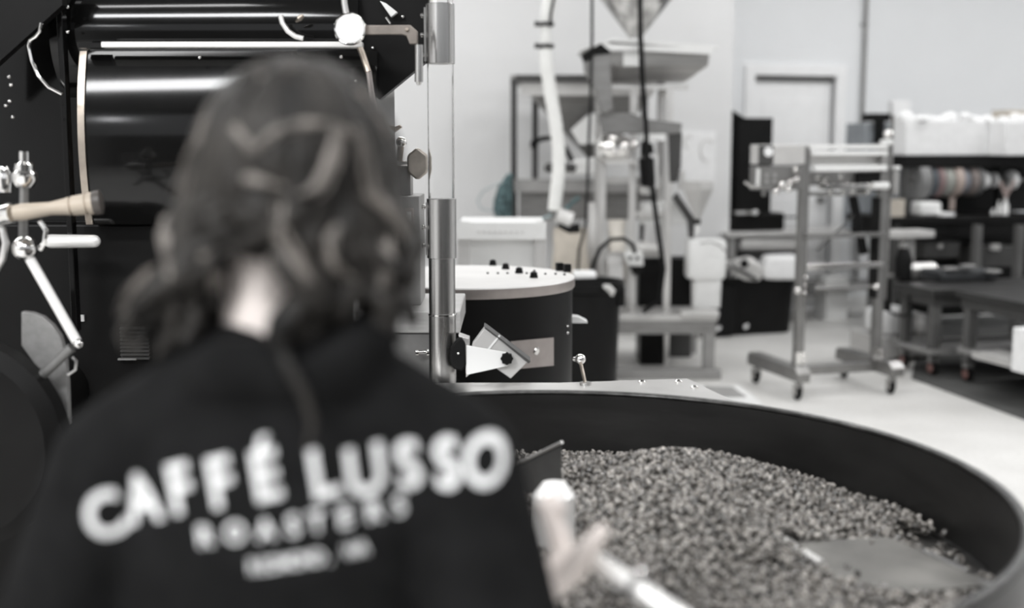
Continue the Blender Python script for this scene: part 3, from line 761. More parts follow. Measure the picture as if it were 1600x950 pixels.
# lower cross rails, heater boxes
for y, x0_, x1_ in ((282, 935, 1050), (335, 983, 1044), (398, 935, 1044)):
    a, b = at(x0_, y, YF + .02), at(x1_, y, YF + .02)
    MB().box(((a.x + b.x) / 2, YF + .04, a.z), (b.x - a.x, .03, .035)).build('cross_rail', LGREY, fm)
MB().prism(ppoly([(1004, 318), (1060, 314), (1080, 335), (1074, 350), (1004, 352)], YF + .06), (0, .2, 0)).build('cover', WHITE, fm, .01)
MB().prism(ppoly([(976, 395), (1004, 392), (1006, 416), (980, 416)], YF - .1), (0, .1, 0)).build('regulator', WHITE, fm, .01)
for x in (985, 996): MB().ell(at(x, 403, YF - .11), .012, 10, 6).build('regulator_knob', PLASTIC, fm)
MB().prism(ppoly([(984, 414), (1004, 412), (1004, 428), (990, 430)], YF - .08), (0, .08, 0)).build('valve_block', BLACKM, fm, .006)
MB().prism(ppoly([(979, 420), (994, 420), (994, 478), (981, 478)], YF - .04), (0, .05, 0)).build('air_line', LGREY, fm, .006)
MB().cyl(at(995, 385, YF - .05), at(1030, 389, YF - .05), .035, n=16).build('air_cylinder', LGREY, fm)

# black cables
for nm, lab, Y_, r_, pp in (('power_cable', 'thick black cable hanging down the front of the filling machine', YF - .26, .016, ((999, -60), (1001, 60), (1004, 130), (1009, 190), (1011, 240), (1020, 300), (1028, 360), (1037, 420), (1030, 470), (1004, 487))),
                        ('power_cable', 'thin black cord hanging left of the steel chute', YF - .30, .009, ((925, -60), (925, 60), (923, 150), (920, 220), (918, 290), (916, 345), (905, 390), (903, 424))),
                        ('air_hose', 'black looped air hose beside the valve block', YF - .28, .013, ((922, 440), (928, 410), (938, 388), (955, 374), (975, 373), (988, 382), (992, 396)))):
    t = MB().tube([at(x, y, Y_) for x, y in pp], r_, 8).build(nm, RUBBER); tag(t, lab, 'cable')

# big hopper on a dark frame behind
hf = thing('hopper_stand', 'dark frame stand carrying a big grey pyramid hopper', 'hopper', (at(880, 500, 8.9).x, 8.9, 0))
YH = 8.9
zt = at(830, 124, YH - .2).z
xa, xb = at(803, 200, YH - .3).x, at(1032, 200, YH - .3).x
BLF = mat('dark_frame_paint', .05, .5, .2)
for x, y in ((xa, YH - .3), (xb, YH - .3), (xa + .16, YH + .3), (xb - .05, YH + .3)):
    MB().box((x, y, zt / 2), (.045, .045, zt)).build('post', BLF, hf)
for y in (YH - .3, YH + .3): MB().box(((xa + xb) / 2 + .03, y, zt), (xb - xa + .04, .05, .05)).build('rail', BLF if y < YH else GREY, hf)
for x in (xa, xb): MB().box((x, YH, zt), (.05, .6, .05)).build('rail', GREY, hf)
z2 = at(830, 290, YH - .3).z
MB().box(((xa + xb) / 2, YH - .3, z2), (xb - xa, .06, .09)).build('lower_rail', GREY, hf)
z3 = at(830, 322, YH - .3).z
MB().box(((xa + xb) / 2, YH + .02, z3), (xb - xa - .08, .5, .2)).build('lower_bin', MGREY, hf, .006)
frus(xa + .06, xb - .02, zt - .04, at(918, 240, YH).x, at(948, 240, YH).x, at(930, 246, YH).z, YH, .26, .05).build('hopper', MGREY, hf, .004)
MB().box(((xa + xb) / 2, YH - .28, zt - .07), (xb - xa - .1, .02, .09)).build('lip', LGREY, hf)
MB().tube([at(x, y, YH - .33) for x, y in ((832, 232), (836, 222), (846, 217), (862, 215), (884, 232), (896, 255), (905, 268))], .018, 8).build('elbow_hose', RUBBER, hf)
MB().ell(at(835, 224, YH - .34), .03, 10, 8).build('hose_end', RUBBER, hf)
for x in (858, 882, 893): MB().ell(at(x, 262, YH - .36), .035, 10, 8).build('clamp_nut', DGREY, hf)
MB().prism(ppoly([(880, 260), (898, 250), (935, 246), (932, 272), (882, 274)], YH - .36), (0, .05, 0)).build('feed_box', WHITE, hf, .01)
MB().prism(ppoly([(892, 203), (922, 176), (935, 178), (933, 224), (905, 226)], YH - .28), (0, .01, 0)).build('label_plate', WHITE, hf)

# white hose
ho = thing('white_hose', 'white flexible hose hanging in front of the dark hopper frame', 'hose', at(870, 340, 7.5))
hp = [(863, -60), (858, 0), (853, 40), (852, 75), (855, 110), (861, 150), (868, 190), (873, 230), (873, 270), (868, 310), (866, 332)]
hpts = []
for i in range(len(hp) - 1):
    for t_ in range(6):
        q = t_ / 6; hpts.append((hp[i][0] * (1 - q) + hp[i + 1][0] * q, hp[i][1] * (1 - q) + hp[i + 1][1] * q))
MB().tube([at(x, y, 7.5) for x, y in hpts], [px(8.5 + (3.2 if y < 30 or y > 80 else -1) * .5 * min(1, max(0, 1)) + (.7 if i % 2 else 0), 7.5) for i, (x, y) in enumerate(hpts)], 14).build('corrugated_tube', HOSE, ho, smooth=80)
for y in (38, 72):
    c_ = at(853, y, 7.5); MB().lathe([(px(12, 7.5), -.012), (px(13, 7.5), 0), (px(12, 7.5), .012)], c_, n=24).build('clamp_ring', DGREY, ho)
    MB().box(c_ + Vector((-.055, -.02, 0)), (.03, .02, .03)).build('clamp_screw', DGREY, ho)
MB().tube([at(867, -60, 7.46), at(866, -5, 7.46), at(861, 20, 7.46), at(860, 42, 7.46)], .008, 8).build('ground_wire', RUBBER, ho)
# tool at the hose's end
t = thing('scoop', 'pale metal scoop with a dark clip at the hose end', 'scoop', at(885, 345, 7.45))
MB().cyl(at(870, 336, 7.45), at(893, 345, 7.45), px(12, 7.45), px(13, 7.45), n=20).build('bowl', mat('scoop_white', .66, .5), t)
MB().tube([at(872, 350, 7.44), at(890, 358, 7.44), at(906, 356, 7.44)], [.02, .028, .03], 10).build('clip', RUBBER, t)
MB().tube([at(838, 346, 7.45), at(862, 336, 7.45)], .01, 8).build('handle', mat('teal_handle', (.3, .36, .37), .5), t)
MB().tube([at(884, 326, 7.45), at(905, 308, 7.45)], .013, 8).build('strap', TEAL, t)

# kraft bags on the platform
def bag(name, label, x0, x1, y0, y1, Y, m, lean=0):
    a, b = at(x0, y0, Y), at(x1, y1, Y); zb = zP
    t = thing(name, label, 'bag', ((a.x + b.x) / 2, Y, zb), None)
    zt_ = a.z; W_ = (b.x - a.x) / 2; cx = (a.x + b.x) / 2
    rings = []
    for f_, wd, dp in ((0, .9, .11), (.08, 1, .13), (.45, 1.03, .14), (.75, .98, .1), (.9, .92, .04), (1, .9, .015)):
        z = zb + (zt_ - zb) * f_; r = []
        for i in range(16):
            an = 2 * math.pi * i / 16; cs, sn = math.cos(an), math.sin(an)
            sx = math.copysign(abs(cs) ** .6, cs) * W_ * wd; sy = math.copysign(abs(sn) ** .6, sn) * dp
            r.append(Vector((cx + sx + lean * f_ + .008 * math.sin(7 * f_ + 3 * an), Y + .12 + sy, z)))
        rings.append(r)
    MB().rings(rings).build('sack', m, t, smooth=50)
    MB().box((cx + lean, Y + .12, zt_ - .015), (W_ * 1.8, .03, .03)).build('folded_top', m, t, .004)
    return t
bag('paper_bag', 'brown kraft paper bag standing behind the black trash barrel', 864, 921, 358, 432, 7.72, KRAFT)
bag('paper_bag', 'tall grey foil bag standing beside the brown kraft bag', 916, 936, 318, 432, 7.95, mat('foil_grey', .5, .4, .3), .02)
bag('paper_bag', 'pale bag standing between the filling machine posts', 952, 980, 345, 432, 7.95, mat('pale_bag', (.72, .68, .62), .6, bump=.2))
bag('paper_bag', 'grey bag standing lower in front of the machine post', 950, 978, 402, 440, 7.66, mat('grey_bag', .45, .55))
bag('paper_bag', 'white plastic bag bunched up beside the black cable', 1010, 1036, 318, 440, 8.28, PAPER)
# trash barrel
tb = thing('trash_barrel', 'black plastic trash barrel behind the round console', 'trash can', (at(908, 600, 7.15).x, 7.15, 0))
bx = at(910, 520, 7.0).x; rt = px(64, 7.1); zt = at(910, 441, 7.05).z
MB().lathe([(rt * .86, 0), (rt * .88, .03), (rt * .97, zt - .06), (rt * 1.06, zt - .05), (rt * 1.07, zt), (rt * 1.0, zt), (rt * .93, zt - .05), (rt * .82, .03), (.001, .03)], (bx, 7.15, 0), n=48).build('barrel', PLASTIC, tb)
MB().lathe([(rt * .9, .05), (rt * .93, .06), (rt * .93, .075), (rt * .9, .085)], (bx, 7.15, 0), n=48, cap=False, close=True).build('base_ring', mat('worn_grey_ring', .2, .4), tb)
MB().tube([at(944, 447, 6.9), at(950, 449, 6.88), at(957, 456, 6.88), at(956, 462, 6.88)], [.012, .02, .02, .01], 8).build('grip', mat('grip_highlight', .55, .4), tb)  # pale colour stands for the highlight on the black handle
MB().prism(ppoly([(897, 428), (932, 428), (932, 434), (897, 435)], 6.95), (0, .2, 0)).build('liner', PAPER, tb)
MB().box(at(969, 462, 7.1), (.05, .1, .12)).build('side_handle', PLASTIC, tb, .01)
# white tub on the platform's right
wt = thing('white_tub', 'tall white plastic tub standing at the platform end', 'tub', (at(1104, 478, 7.66).x, 7.66 + .1, zP + .03))
xc, r0 = at(1105, 430, 7.7).x, px(31, 7.7)
zA, zB_, zC_ = zP + .03, at(1100, 434, 7.7).z, at(1100, 376, 7.7).z
def rrect(cx, cy, z, hx, hy, p=.35, n=28):
    return [Vector((cx + math.copysign(abs(math.cos(2 * math.pi * i / n)) ** p, math.cos(2 * math.pi * i / n)) * hx, cy + math.copysign(abs(math.sin(2 * math.pi * i / n)) ** p, math.sin(2 * math.pi * i / n)) * hy, z)) for i in range(n)]
MB().rings([rrect(xc + .01, 7.8, z, h, h * .8) for z, h in ((zA, r0 * .70), (zB_ - .01, r0 * .74))]).build('lower_body', WHITE, wt, smooth=40)
MB().rings([rrect(xc, 7.8, z, h, h * .8) for z, h in ((zB_ - .01, r0 * .93), (zB_ + .01, r0), (zC_ - .02, r0), (zC_, r0 * .93))]).build('upper_body', WHITE, wt, smooth=40)
MB().tube([at(1094, 380, 7.62), at(1110, 378, 7.62), at(1126, 384, 7.62), at(1134, 394, 7.62)], .006, 8).build('handle', GREY, wt)
# teal cord bundle hanging on the frame
tc_ = thing('cord_bundle', 'hanging bundle of teal cords on the dark frame post', 'cord', at(790, 275, 8.52))
m_ = MB()
for i in range(46):
    a = random.uniform(-1, 1); sp = random.uniform(.5, 1); e = random.uniform(-1, 1)
    m_.tube([at(797 + 2 * a, 272, 8.52 + .02 * e), at(790 + 10 * a * sp, 290, 8.52 + .05 * e), at(787 + 15 * a * sp, 315, 8.52 + .06 * e), at(786 + 15 * a * sp + random.uniform(-3, 3), 336 + random.uniform(-6, 8), 8.52 + .06 * e)], .009, 5)
m_.build('strands', TEAL, tc_)['kind'] = 'stuff'
MB().tube([at(x, y, 8.5) for x, y in ((788, 284), (770, 290), (754, 300), (746, 314), (752, 326), (770, 330))], .008, 6).build('loop', mat('pale_teal_cord', (.42, .46, .47), .7), tc_)
# floor scale
t = thing('floor_scale', 'low pale floor scale with a grey mat beside the bin', 'scale', atz(1145, 612, 0))
c_ = [atz(1085, 640, .05), atz(1192, 629, .05), atz(1155, 601, .05), atz(1070, 603, .05)]
MB().prism([Vector((p.x, p.y, 0.004)) for p in c_], (0, 0, .046)).build('frame', WHITE, t, .01)
c_ = [atz(1100, 621, .053), atz(1167, 620, .053), atz(1144, 604, .053), atz(1100, 603, .053)]
MB().prism([Vector((p.x, p.y, .05)) for p in c_], (0, 0, .004)).build('mat', mat('grey_mat', .28, .6), t)

# white notice sheet on the near back wall
def onw(u, z, e=.004): return R(u, WL - e, z)
def wall_uv(x, y, w=WL):
    d = ray(x, y); den = -d.x * UY + d.y * UX; t_ = w / den; p_ = d * t_
    return p_.x * UX + p_.y * UY, p_.z + CAMZ
ua, za = wall_uv(1062, 205); ub, zb = wall_uv(1116, 292)
ws = thing('wall_sheet', 'white paper sheet with faint rings on the wall', 'poster', onw((ua + ub) / 2, zb))
rbox(ua, ub, WL - .008, WL, zb, za).build('sheet', PAPER, ws)
for (x, y, r) in ((1075, 222, 7), (1104, 235, 12)):
    uu, zz = wall_uv(x, y); rr = px(r, 9.6)
    MB().tube([R(uu + rr * math.cos(a_), WL - .010, zz + 1.4 * rr * math.sin(a_)) for a_ in [math.radians(40 + 22 * i) for i in range(12)]], .006, 6).build('ring_mark', LGREY, ws)

# ================================================================== PERSON
PXX = -.213
def union(m, name, material, parent, voxel, smooth_it=6):
    o = m.build(name, material, parent, smooth=0)
    r = o.modifiers.new('remesh', 'REMESH'); r.mode = 'VOXEL'; r.voxel_size = voxel; r.use_smooth_shade = True
    if smooth_it:
        s = o.modifiers.new('smooth', 'SMOOTH'); s.iterations = smooth_it; s.factor = .5
    return o
# rod in the hand
r0, r1 = at(900, 856, 1.245), at(1042, 952, 1.17)
rd = (r1 - r0).normalized()
def rp(x):                                   # point of the rod seen at column x
    lo, hi = 0.0, 1.0
    t_ = (x - 900) / (1042 - 900); return r0 + (r1 - r0) * t_
bm_ = MB()
hz = 1.475
bm_.ell((PXX, 1.185, hz), (.076, .094, .098)); bm_.ell((PXX, 1.225, hz - .06), (.058, .062, .066))
bm_.ell((PXX, 1.288, hz - .03), (.013, .018, .02)); bm_.cap((PXX, 1.278, hz + .005), (PXX, 1.292, hz - .028), .008, .011)
bm_.ell((PXX, 1.281, hz - .066), (.024, .01, .007)); bm_.ell((PXX, 1.278, hz - .078), (.02, .01, .007)); bm_.ell((PXX, 1.268, hz - .105), (.022, .02, .018))
for s in (-1, 1):
    bm_.ell((PXX + s * .077, 1.19, hz - .02), (.010, .019, .031)); bm_.ell((PXX + s * .03, 1.262, hz - .035), (.022, .02, .02))
    bm_.cap((PXX + s * .012, 1.274, hz + .024), (PXX + s * .05, 1.262, hz + .022), .009, .007)
bm_.cap((PXX - .012, 1.135, 1.25), (PXX - .012, 1.168, 1.41), .052, .052)
bm_.ell((PXX, 1.135, 1.14), (.145, .075, .13)); bm_.ell((PXX, 1.11, .95), (.13, .085, .2)); bm_.ell((PXX, 1.08, .80), (.15, .095, .12))
for s in (-1, 1):
    bm_.cap((PXX + s * .03, 1.13, 1.245), (PXX + s * .15, 1.12, 1.19), .042, .048)
    bm_.cap((PXX + s * .08, 1.07, .78), (PXX + s * .085, 1.08, .44), .075, .05); bm_.cap((PXX + s * .085, 1.08, .44), (PXX + s * .09, 1.05, .09), .05, .036)
    bm_.cap((PXX + s * .09, 1.03, .045), (PXX + s * .1, 1.17, .035), .04, .03)
# right arm to the rod
SHR, ELR, WRR = Vector((-.055, 1.12, 1.19)), Vector((.012, 1.03, .965)), Vector((.014, 1.175, 1.035))
bm_.cap(SHR, ELR, .05, .038); bm_.cap(ELR, WRR, .036, .025)
def hand(wrist, gp, ax, side):
    """a hand closing round a bar through gp along ax; fingers of different lengths, thumb on the near side"""
    ax = ax.normalized(); to = (gp - wrist); to -= ax * to.dot(ax) * .5; to.normalize()
    nrm = ax.cross(to).normalized()
    if nrm.z < 0: nrm = -nrm
    to = (to - nrm * to.dot(nrm)).normalized()
    pc_ = gp - to * .034 + nrm * .010
    for i in range(4):
        off = ax * (-.030 + .0195 * i)
        bm_.cap(wrist + off * .35, pc_ + off, .0165, .0125)
        ln = (.92, 1.0, .96, .8)[i]; rr = (.0092, .0095, .0092, .0082)[i]
        chain = [pc_ + off, gp + off + to * .004 + nrm * .021, gp + off + to * .022 * ln + nrm * .010 * ln, gp + off + to * .021 * ln - nrm * .012 * ln, gp + off + to * .006 - nrm * .020 * ln]
        for j in range(4): bm_.cap(chain[j], chain[j + 1], rr * (1.08 - .07 * j), rr * (1.01 - .07 * j), 10)
    tb_ = wrist.lerp(pc_, .45) + ax * .022 * side
    t1 = gp - to * .018 + ax * .040 * side - nrm * .004; t2 = gp + to * .004 + ax * .060 * side + nrm * .010; t3 = gp + to * .012 + ax * .082 * side + nrm * .016
    bm_.cap(tb_, t1, .0155, .0125, 10); bm_.cap(t1, t2, .0122, .0105, 10); bm_.cap(t2, t3, .0105, .009, 10)
def hp_(x, y, Y=1.235): return at(x, y, Y)
pk = [hp_(874, 876), hp_(888, 872, 1.24), hp_(899, 880, 1.235), hp_(903, 892, 1.225)]      # knuckles
for k_ in pk: bm_.cap(WRR, k_, .017, .0115)
def chain(pts, r):
    for i in range(len(pts) - 1): bm_.cap(pts[i], pts[i + 1], r * (1 - .08 * i), r * (1 - .08 * (i + 1)), 10)
chain([pk[0], hp_(866, 842, 1.245), hp_(856, 812, 1.255), hp_(846, 790, 1.262)], .0092)             # index finger, stretched up
chain([pk[1], hp_(880, 838, 1.26), hp_(868, 806, 1.27), hp_(858, 783, 1.275)], .0098)             # middle finger, stretched up
chain([hp_(858, 783, 1.275), hp_(873, 792, 1.268)], .0105)
for j, x in enumerate((908, 914)):                                                              # ring and little finger closed on the rod
    c_ = rp(x); chain([pk[2 + j], c_ + Vector((.004, -.018, .008)), c_ + Vector((.016, -.002, .010)), c_ + Vector((.012, .012, -.008)), c_ + Vector((-.004, .012, -.014))], .0085 - .001 * j)
chain([WRR.lerp(pk[3], .5), hp_(902, 872, 1.20), hp_(922, 850, 1.20), hp_(939, 831, 1.205)], .0125)     # thumb across the rod
# left arm resting on the bin rim, out of sight in front of the body
SHL, ELL, WRL = Vector((-.37, 1.12, 1.19)), Vector((-.45, 1.09, .99)), Vector((-.40, 1.27, 1.0))
bm_.cap(SHL, ELL, .05, .038); bm_.cap(ELL, WRL, .036, .025)
aL = math.atan2(1.34 - BY, -.36 - BX)
gL = Vector((BX + .72 * math.cos(aL), BY + .72 * math.sin(aL), BZ + .012)); hand(WRL, gL, Vector((-math.sin(aL), math.cos(aL), 0)), 1)
pers = union(bm_, 'person', SKIN, None, .0045, 3)
tag(pers, 'person with wavy shoulder-length hair seen from behind in a black printed jacket', 'person')
# jacket
jk = MB()
jk.ell((PXX, 1.135, 1.12), (.180, .118, .19)); jk.ell((PXX, 1.13, 1.20), (.165, .102, .10)); jk.ell((PXX, 1.115, .95), (.155, .108, .22)); jk.ell((PXX, 1.09, .82), (.168, .115, .13))
for s in (-1, 1):
    jk.cap((PXX + s * .035, 1.125, 1.272), (PXX + s * .155, 1.125, 1.192), .064, .070)
jk.cap(SHR, ELR + Vector((.004, 0, 0)), .068, .056); jk.cap(ELR, WRR - (WRR - ELR) * .12, .054, .036)
jk.cap(SHL, ELL, .068, .056); jk.cap(ELL, WRL - (WRL - ELL) * .12, .054, .036)
jk.lathe([(.070, 1.265), (.073, 1.30), (.068, 1.322), (.058, 1.326), (.056, 1.26)], (PXX - .006, 1.125, 0), n=32, cap=False, close=True)
jk.cap((PXX - .05, 1.07, 1.295), (PXX + .05, 1.07, 1.295), .03, .03)        # the roll of cloth at the nape
jk.cap((PXX + .05, 1.07, 1.295), (PXX + .075, 1.10, 1.312), .03, .034)
jacket = union(jk, 'jacket', FABRIC, pers, .007, 8)
jacket['label'] = 'black jacket with white lettering across the back'
tr = MB()
tr.ell((PXX, 1.08, .78), (.165, .112, .13))
for s in (-1, 1):
    tr.cap((PXX + s * .08, 1.07, .76), (PXX + s * .085, 1.085, .44), .088, .066); tr.cap((PXX + s * .085, 1.085, .44), (PXX + s * .09, 1.05, .12), .066, .055)
union(tr, 'trousers', DENIM, pers, .009, 6)
for s in (-1, 1):
    MB().cap((PXX + s * .09, 1.0, .05), (PXX + s * .102, 1.19, .042), .048, .04).build('shoe', RUBBER, pers)
    MB().ell((PXX + s * .03, 1.274, hz + .006), .0115, 14, 10).build('eye', PAPER, pers)
# hair
hm = MB(); rnd = random.Random(21)
hm.ell((PXX + .006, 1.178, hz - .002), (.086, .098, .098), 32, 20)
NAPE = -.235
def lock(phi, el, zend, flare, ph, r, amp):
    """phi: 0 back, positive to the right; starts high on the skull, follows it down and then waves free"""
    pts, rad = [], []
    c = Vector((PXX + .006, 1.178, hz - .002))
    n1, n2 = 7, 11
    for i in range(n1):
        e = math.radians(el + (-8 - el) * i / (n1 - 1)); k = 1.03
        wob = .05 * math.sin(ph + i * 1.1)
        p = c + Vector((.088 * k * math.cos(e) * math.sin(phi + wob), -.100 * k * math.cos(e) * math.cos(phi + wob), .101 * k * math.sin(e)))
        pts.append(p); rad.append(r * (.45 + .55 * i / (n1 - 1)))
    p0 = pts[-1].copy(); out = Vector((math.sin(phi), -math.cos(phi), 0)); tan = Vector((math.cos(phi), math.sin(phi), 0))
    for i in range(1, n2 + 1):
        f_ = i / n2; z = p0.z + (zend - p0.z) * f_
        w = amp * f_ * math.sin(ph + f_ * 8.5); w2 = amp * .8 * f_ * math.cos(ph * 1.7 + f_ * 8.0)
        p = p0 + out * (flare * f_ + w2) + tan * w; p.z = z
        pts.append(p); rad.append(r * (1.05 - .62 * f_ ** 2))
    hm.tube(pts, rad, 7, .62)
for i in range(84):
    phi = -2.0 + 4.0 * ((i * .618034) % 1); el = rnd.uniform(20, 84)
    if -.75 < phi < .10: zend = rnd.uniform(1.40, 1.42); fl = rnd.uniform(-.02, .005)
    elif phi <= -.75: zend = rnd.uniform(1.30, 1.37); fl = rnd.uniform(.01, .065)
    else: zend = rnd.uniform(1.305, 1.37); fl = rnd.uniform(-.015, .025)
    lock(phi, el, zend, fl, rnd.uniform(0, 6.28), rnd.uniform(.013, .022), rnd.uniform(.014, .030))
hm.tube([Vector((PXX + .02, 1.075, 1.37)), Vector((PXX + .005, 1.05, 1.33)), Vector((PXX + .018, 1.034, 1.31)), Vector((PXX + .034, 1.026, 1.285)), Vector((PXX + .042, 1.023, 1.26)), Vector((PXX + .036, 1.02, 1.235))], [.006, .007, .006, .005, .004, .001], 8, .6)
hb = BVHTree.FromPolygons(hm.v, hm.f)
nd = len(hm.f)
HIGHLIGHT_LOCKS = [([(470, 104), (405, 106), (352, 147), (318, 185), (295, 249), (287, 310)], 15), ([(395, 235), (418, 214), (451, 193), (492, 178), (530, 190), (540, 215)], 19), ([(519, 200), (526, 240), (523, 272), (500, 292), (470, 300)], 20),
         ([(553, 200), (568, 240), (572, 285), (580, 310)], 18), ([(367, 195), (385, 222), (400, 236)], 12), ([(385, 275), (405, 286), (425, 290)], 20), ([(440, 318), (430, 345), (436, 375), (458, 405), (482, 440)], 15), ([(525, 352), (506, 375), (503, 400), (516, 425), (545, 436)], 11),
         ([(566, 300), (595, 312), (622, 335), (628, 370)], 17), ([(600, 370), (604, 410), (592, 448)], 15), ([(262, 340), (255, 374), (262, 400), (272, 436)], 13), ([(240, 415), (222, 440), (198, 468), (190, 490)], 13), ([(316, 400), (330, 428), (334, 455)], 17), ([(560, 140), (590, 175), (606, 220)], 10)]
for pp, w in HIGHLIGHT_LOCKS:  # pale locks follow the hair's highlights, shine put into their colour
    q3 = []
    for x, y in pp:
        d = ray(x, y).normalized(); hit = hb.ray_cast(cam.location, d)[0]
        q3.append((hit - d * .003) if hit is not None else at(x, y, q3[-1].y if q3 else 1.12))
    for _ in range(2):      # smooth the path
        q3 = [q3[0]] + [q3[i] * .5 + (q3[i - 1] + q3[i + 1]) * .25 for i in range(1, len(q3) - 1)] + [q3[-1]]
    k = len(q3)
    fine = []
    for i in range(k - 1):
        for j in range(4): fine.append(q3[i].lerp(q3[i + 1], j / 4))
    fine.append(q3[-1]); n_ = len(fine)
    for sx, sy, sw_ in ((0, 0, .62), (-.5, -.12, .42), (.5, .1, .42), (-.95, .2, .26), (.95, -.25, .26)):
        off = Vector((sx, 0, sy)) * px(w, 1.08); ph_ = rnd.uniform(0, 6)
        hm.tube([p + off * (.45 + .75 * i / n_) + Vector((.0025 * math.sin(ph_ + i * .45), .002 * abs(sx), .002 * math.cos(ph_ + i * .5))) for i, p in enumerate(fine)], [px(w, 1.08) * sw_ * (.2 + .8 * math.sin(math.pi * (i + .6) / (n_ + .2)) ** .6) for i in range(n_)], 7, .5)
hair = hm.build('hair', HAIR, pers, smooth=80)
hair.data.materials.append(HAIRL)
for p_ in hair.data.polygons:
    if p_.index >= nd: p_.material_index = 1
hair['label'] = 'brown wavy hair falling to the collar'

# lettering printed on the back of the jacket
bpy.context.view_layer.update()
dgp = bpy.context.evaluated_depsgraph_get()
jme = bpy.data.meshes.new_from_object(jacket.evaluated_get(dgp))
jw = wm(jacket)
bvh = BVHTree.FromPolygons([jw @ v.co for v in jme.vertices], [tuple(p_.vertices) for p_ in jme.polygons])
def glyph(ch, bold):
    cu = bpy.data.curves.new('g', 'FONT'); cu.body = ch; cu.size = 1; cu.align_x = 'CENTER'; cu.offset = bold; cu.resolution_u = 4
    ob = bpy.data.objects.new('g', cu); C.objects.link(ob); bpy.context.view_layer.update()
    m2 = bpy.data.meshes.new_from_object(ob.evaluated_get(bpy.context.evaluated_depsgraph_get()))
    bpy.data.objects.remove(ob); bpy.data.curves.remove(cu)
    b = bmesh.new(); b.from_mesh(m2)
    bmesh.ops.triangulate(b, faces=b.faces)
    for _ in range(2):
        lg = [e for e in b.edges if e.calc_length() > .16]
        if lg: bmesh.ops.subdivide_edges(b, edges=lg, cuts=1); bmesh.ops.triangulate(b, faces=b.faces)
    b.verts.ensure_lookup_table()
    vs = [(v.co.x, v.co.y) for v in b.verts]; fs = [tuple(v.index for v in f.verts) for f in b.faces]
    b.free(); return vs, fs
def print_line(name, glyphs, h, bold, wid):
    """glyphs: (char, centre x, centre y, turn) of capitals h tall, as placed on the back; each is laid onto the cloth"""
    m = MB()
    for ch, gx, gy, turn in glyphs:
        vs, fs = glyph(ch, bold); sc_ = h / .70; out = []
        ca, sa = math.cos(math.radians(turn)), math.sin(math.radians(turn))
        for x, y in vs:
            x, y = x * sc_ * wid, (y - .35) * sc_
            X, Y = gx + x * ca - y * sa, gy - (x * sa + y * ca)
            q = at(X, Y, 1.02)
            hit = bvh.ray_cast(Vector((q.x, .6, q.z)), Vector((0, 1, 0)))[0]
            out.append((hit if hit is not None else q) + Vector((0, -.0015, 0)))
        m.add(out, fs)
    return m.build(name, PRINT, jacket, smooth=0)
print_line('lettering', [('C', 143, 822, 20), ('A', 203, 794, 17), ('F', 270, 772, 16), ('F', 338, 758, 14), ('É', 410, 746, 12), ('L', 500, 745, 11), ('U', 566, 746, 9), ('S', 632, 742, 8), ('S', 694, 740, 7), ('O', 757, 740, 6)], 73, .026, .86)
print_line('lettering', [('R', 317, 840, 10), ('O', 366, 833, 9), ('A', 415, 827, 8), ('S', 457, 822, 7), ('T', 493, 817, 7), ('E', 536, 813, 6), ('R', 580, 808, 6), ('S', 619, 805, 5)], 29, .035, .95)
print_line('lettering', [(c_, 396 + i * 16.8, 884 - i * 2.1, 7) for i, c_ in enumerate('REDMOND, WA') if c_ != ' '], 20, .03, .8)
bpy.data.meshes.remove(jme)
# the rod
rod = thing('steel_rod', 'bright steel rod in the right hand over the beans', 'rod', r0)
Lr = (r1 - r0).length
MB().lathe([(.0075, 0), (.0075, Lr * .12)], r0, rd, 20).build('shaft', POLW, rod)
MB().lathe([(.009, Lr * .08), (.0105, Lr * .10), (.0105, Lr * .62), (.009, Lr * .63)], r0, rd, 24).build('sleeve', POLW, rod)
MB().lathe([(.0125, Lr * .625), (.0130, Lr * .64), (.0130, Lr * .69), (.0115, Lr * .70)], r0, rd, 24).build('collar', MGREY, rod)
MB().lathe([(.0108, Lr * .69), (.0108, Lr * 1.6), (.009, Lr * 1.62)], r0, rd, 24).build('grip', POLW, rod)
MB().ell(r0 + rd * Lr * .6 + Vector((.012, 0, .012)), .006).build('catch', CHROME, rod)

# ================================================================== RIGHT SIDE: helpers in the room's own axes
def fbox(x0, x1, ytop, ybot, Y, depth, zbot=None, m=None):
    """box with its front edge from column x0 to x1 (starting at distance Y), turned with the room"""
    p0 = at(x0, (ytop + ybot) / 2, Y); r_ = ray(x1, (ytop + ybot) / 2); k_ = r_.x / r_.y
    t_ = (k_ * p0.y - p0.x) / (UX - k_ * UY)
    z1 = at(x0, ytop, Y).z; z0 = at(x0, ybot, Y).z if zbot is None else zbot
    u_, w_ = Vector((UX, UY, 0)), Vector((-UY, UX, 0))
    a = Vector((p0.x, p0.y, z0)); P_ = [a, a + u_ * t_, a + u_ * t_ + w_ * depth, a + w_ * depth]
    return (m or MB()).prism(P_, (0, 0, z1 - z0)), a + u_ * t_ / 2 + w_ * depth / 2, t_, z0, z1
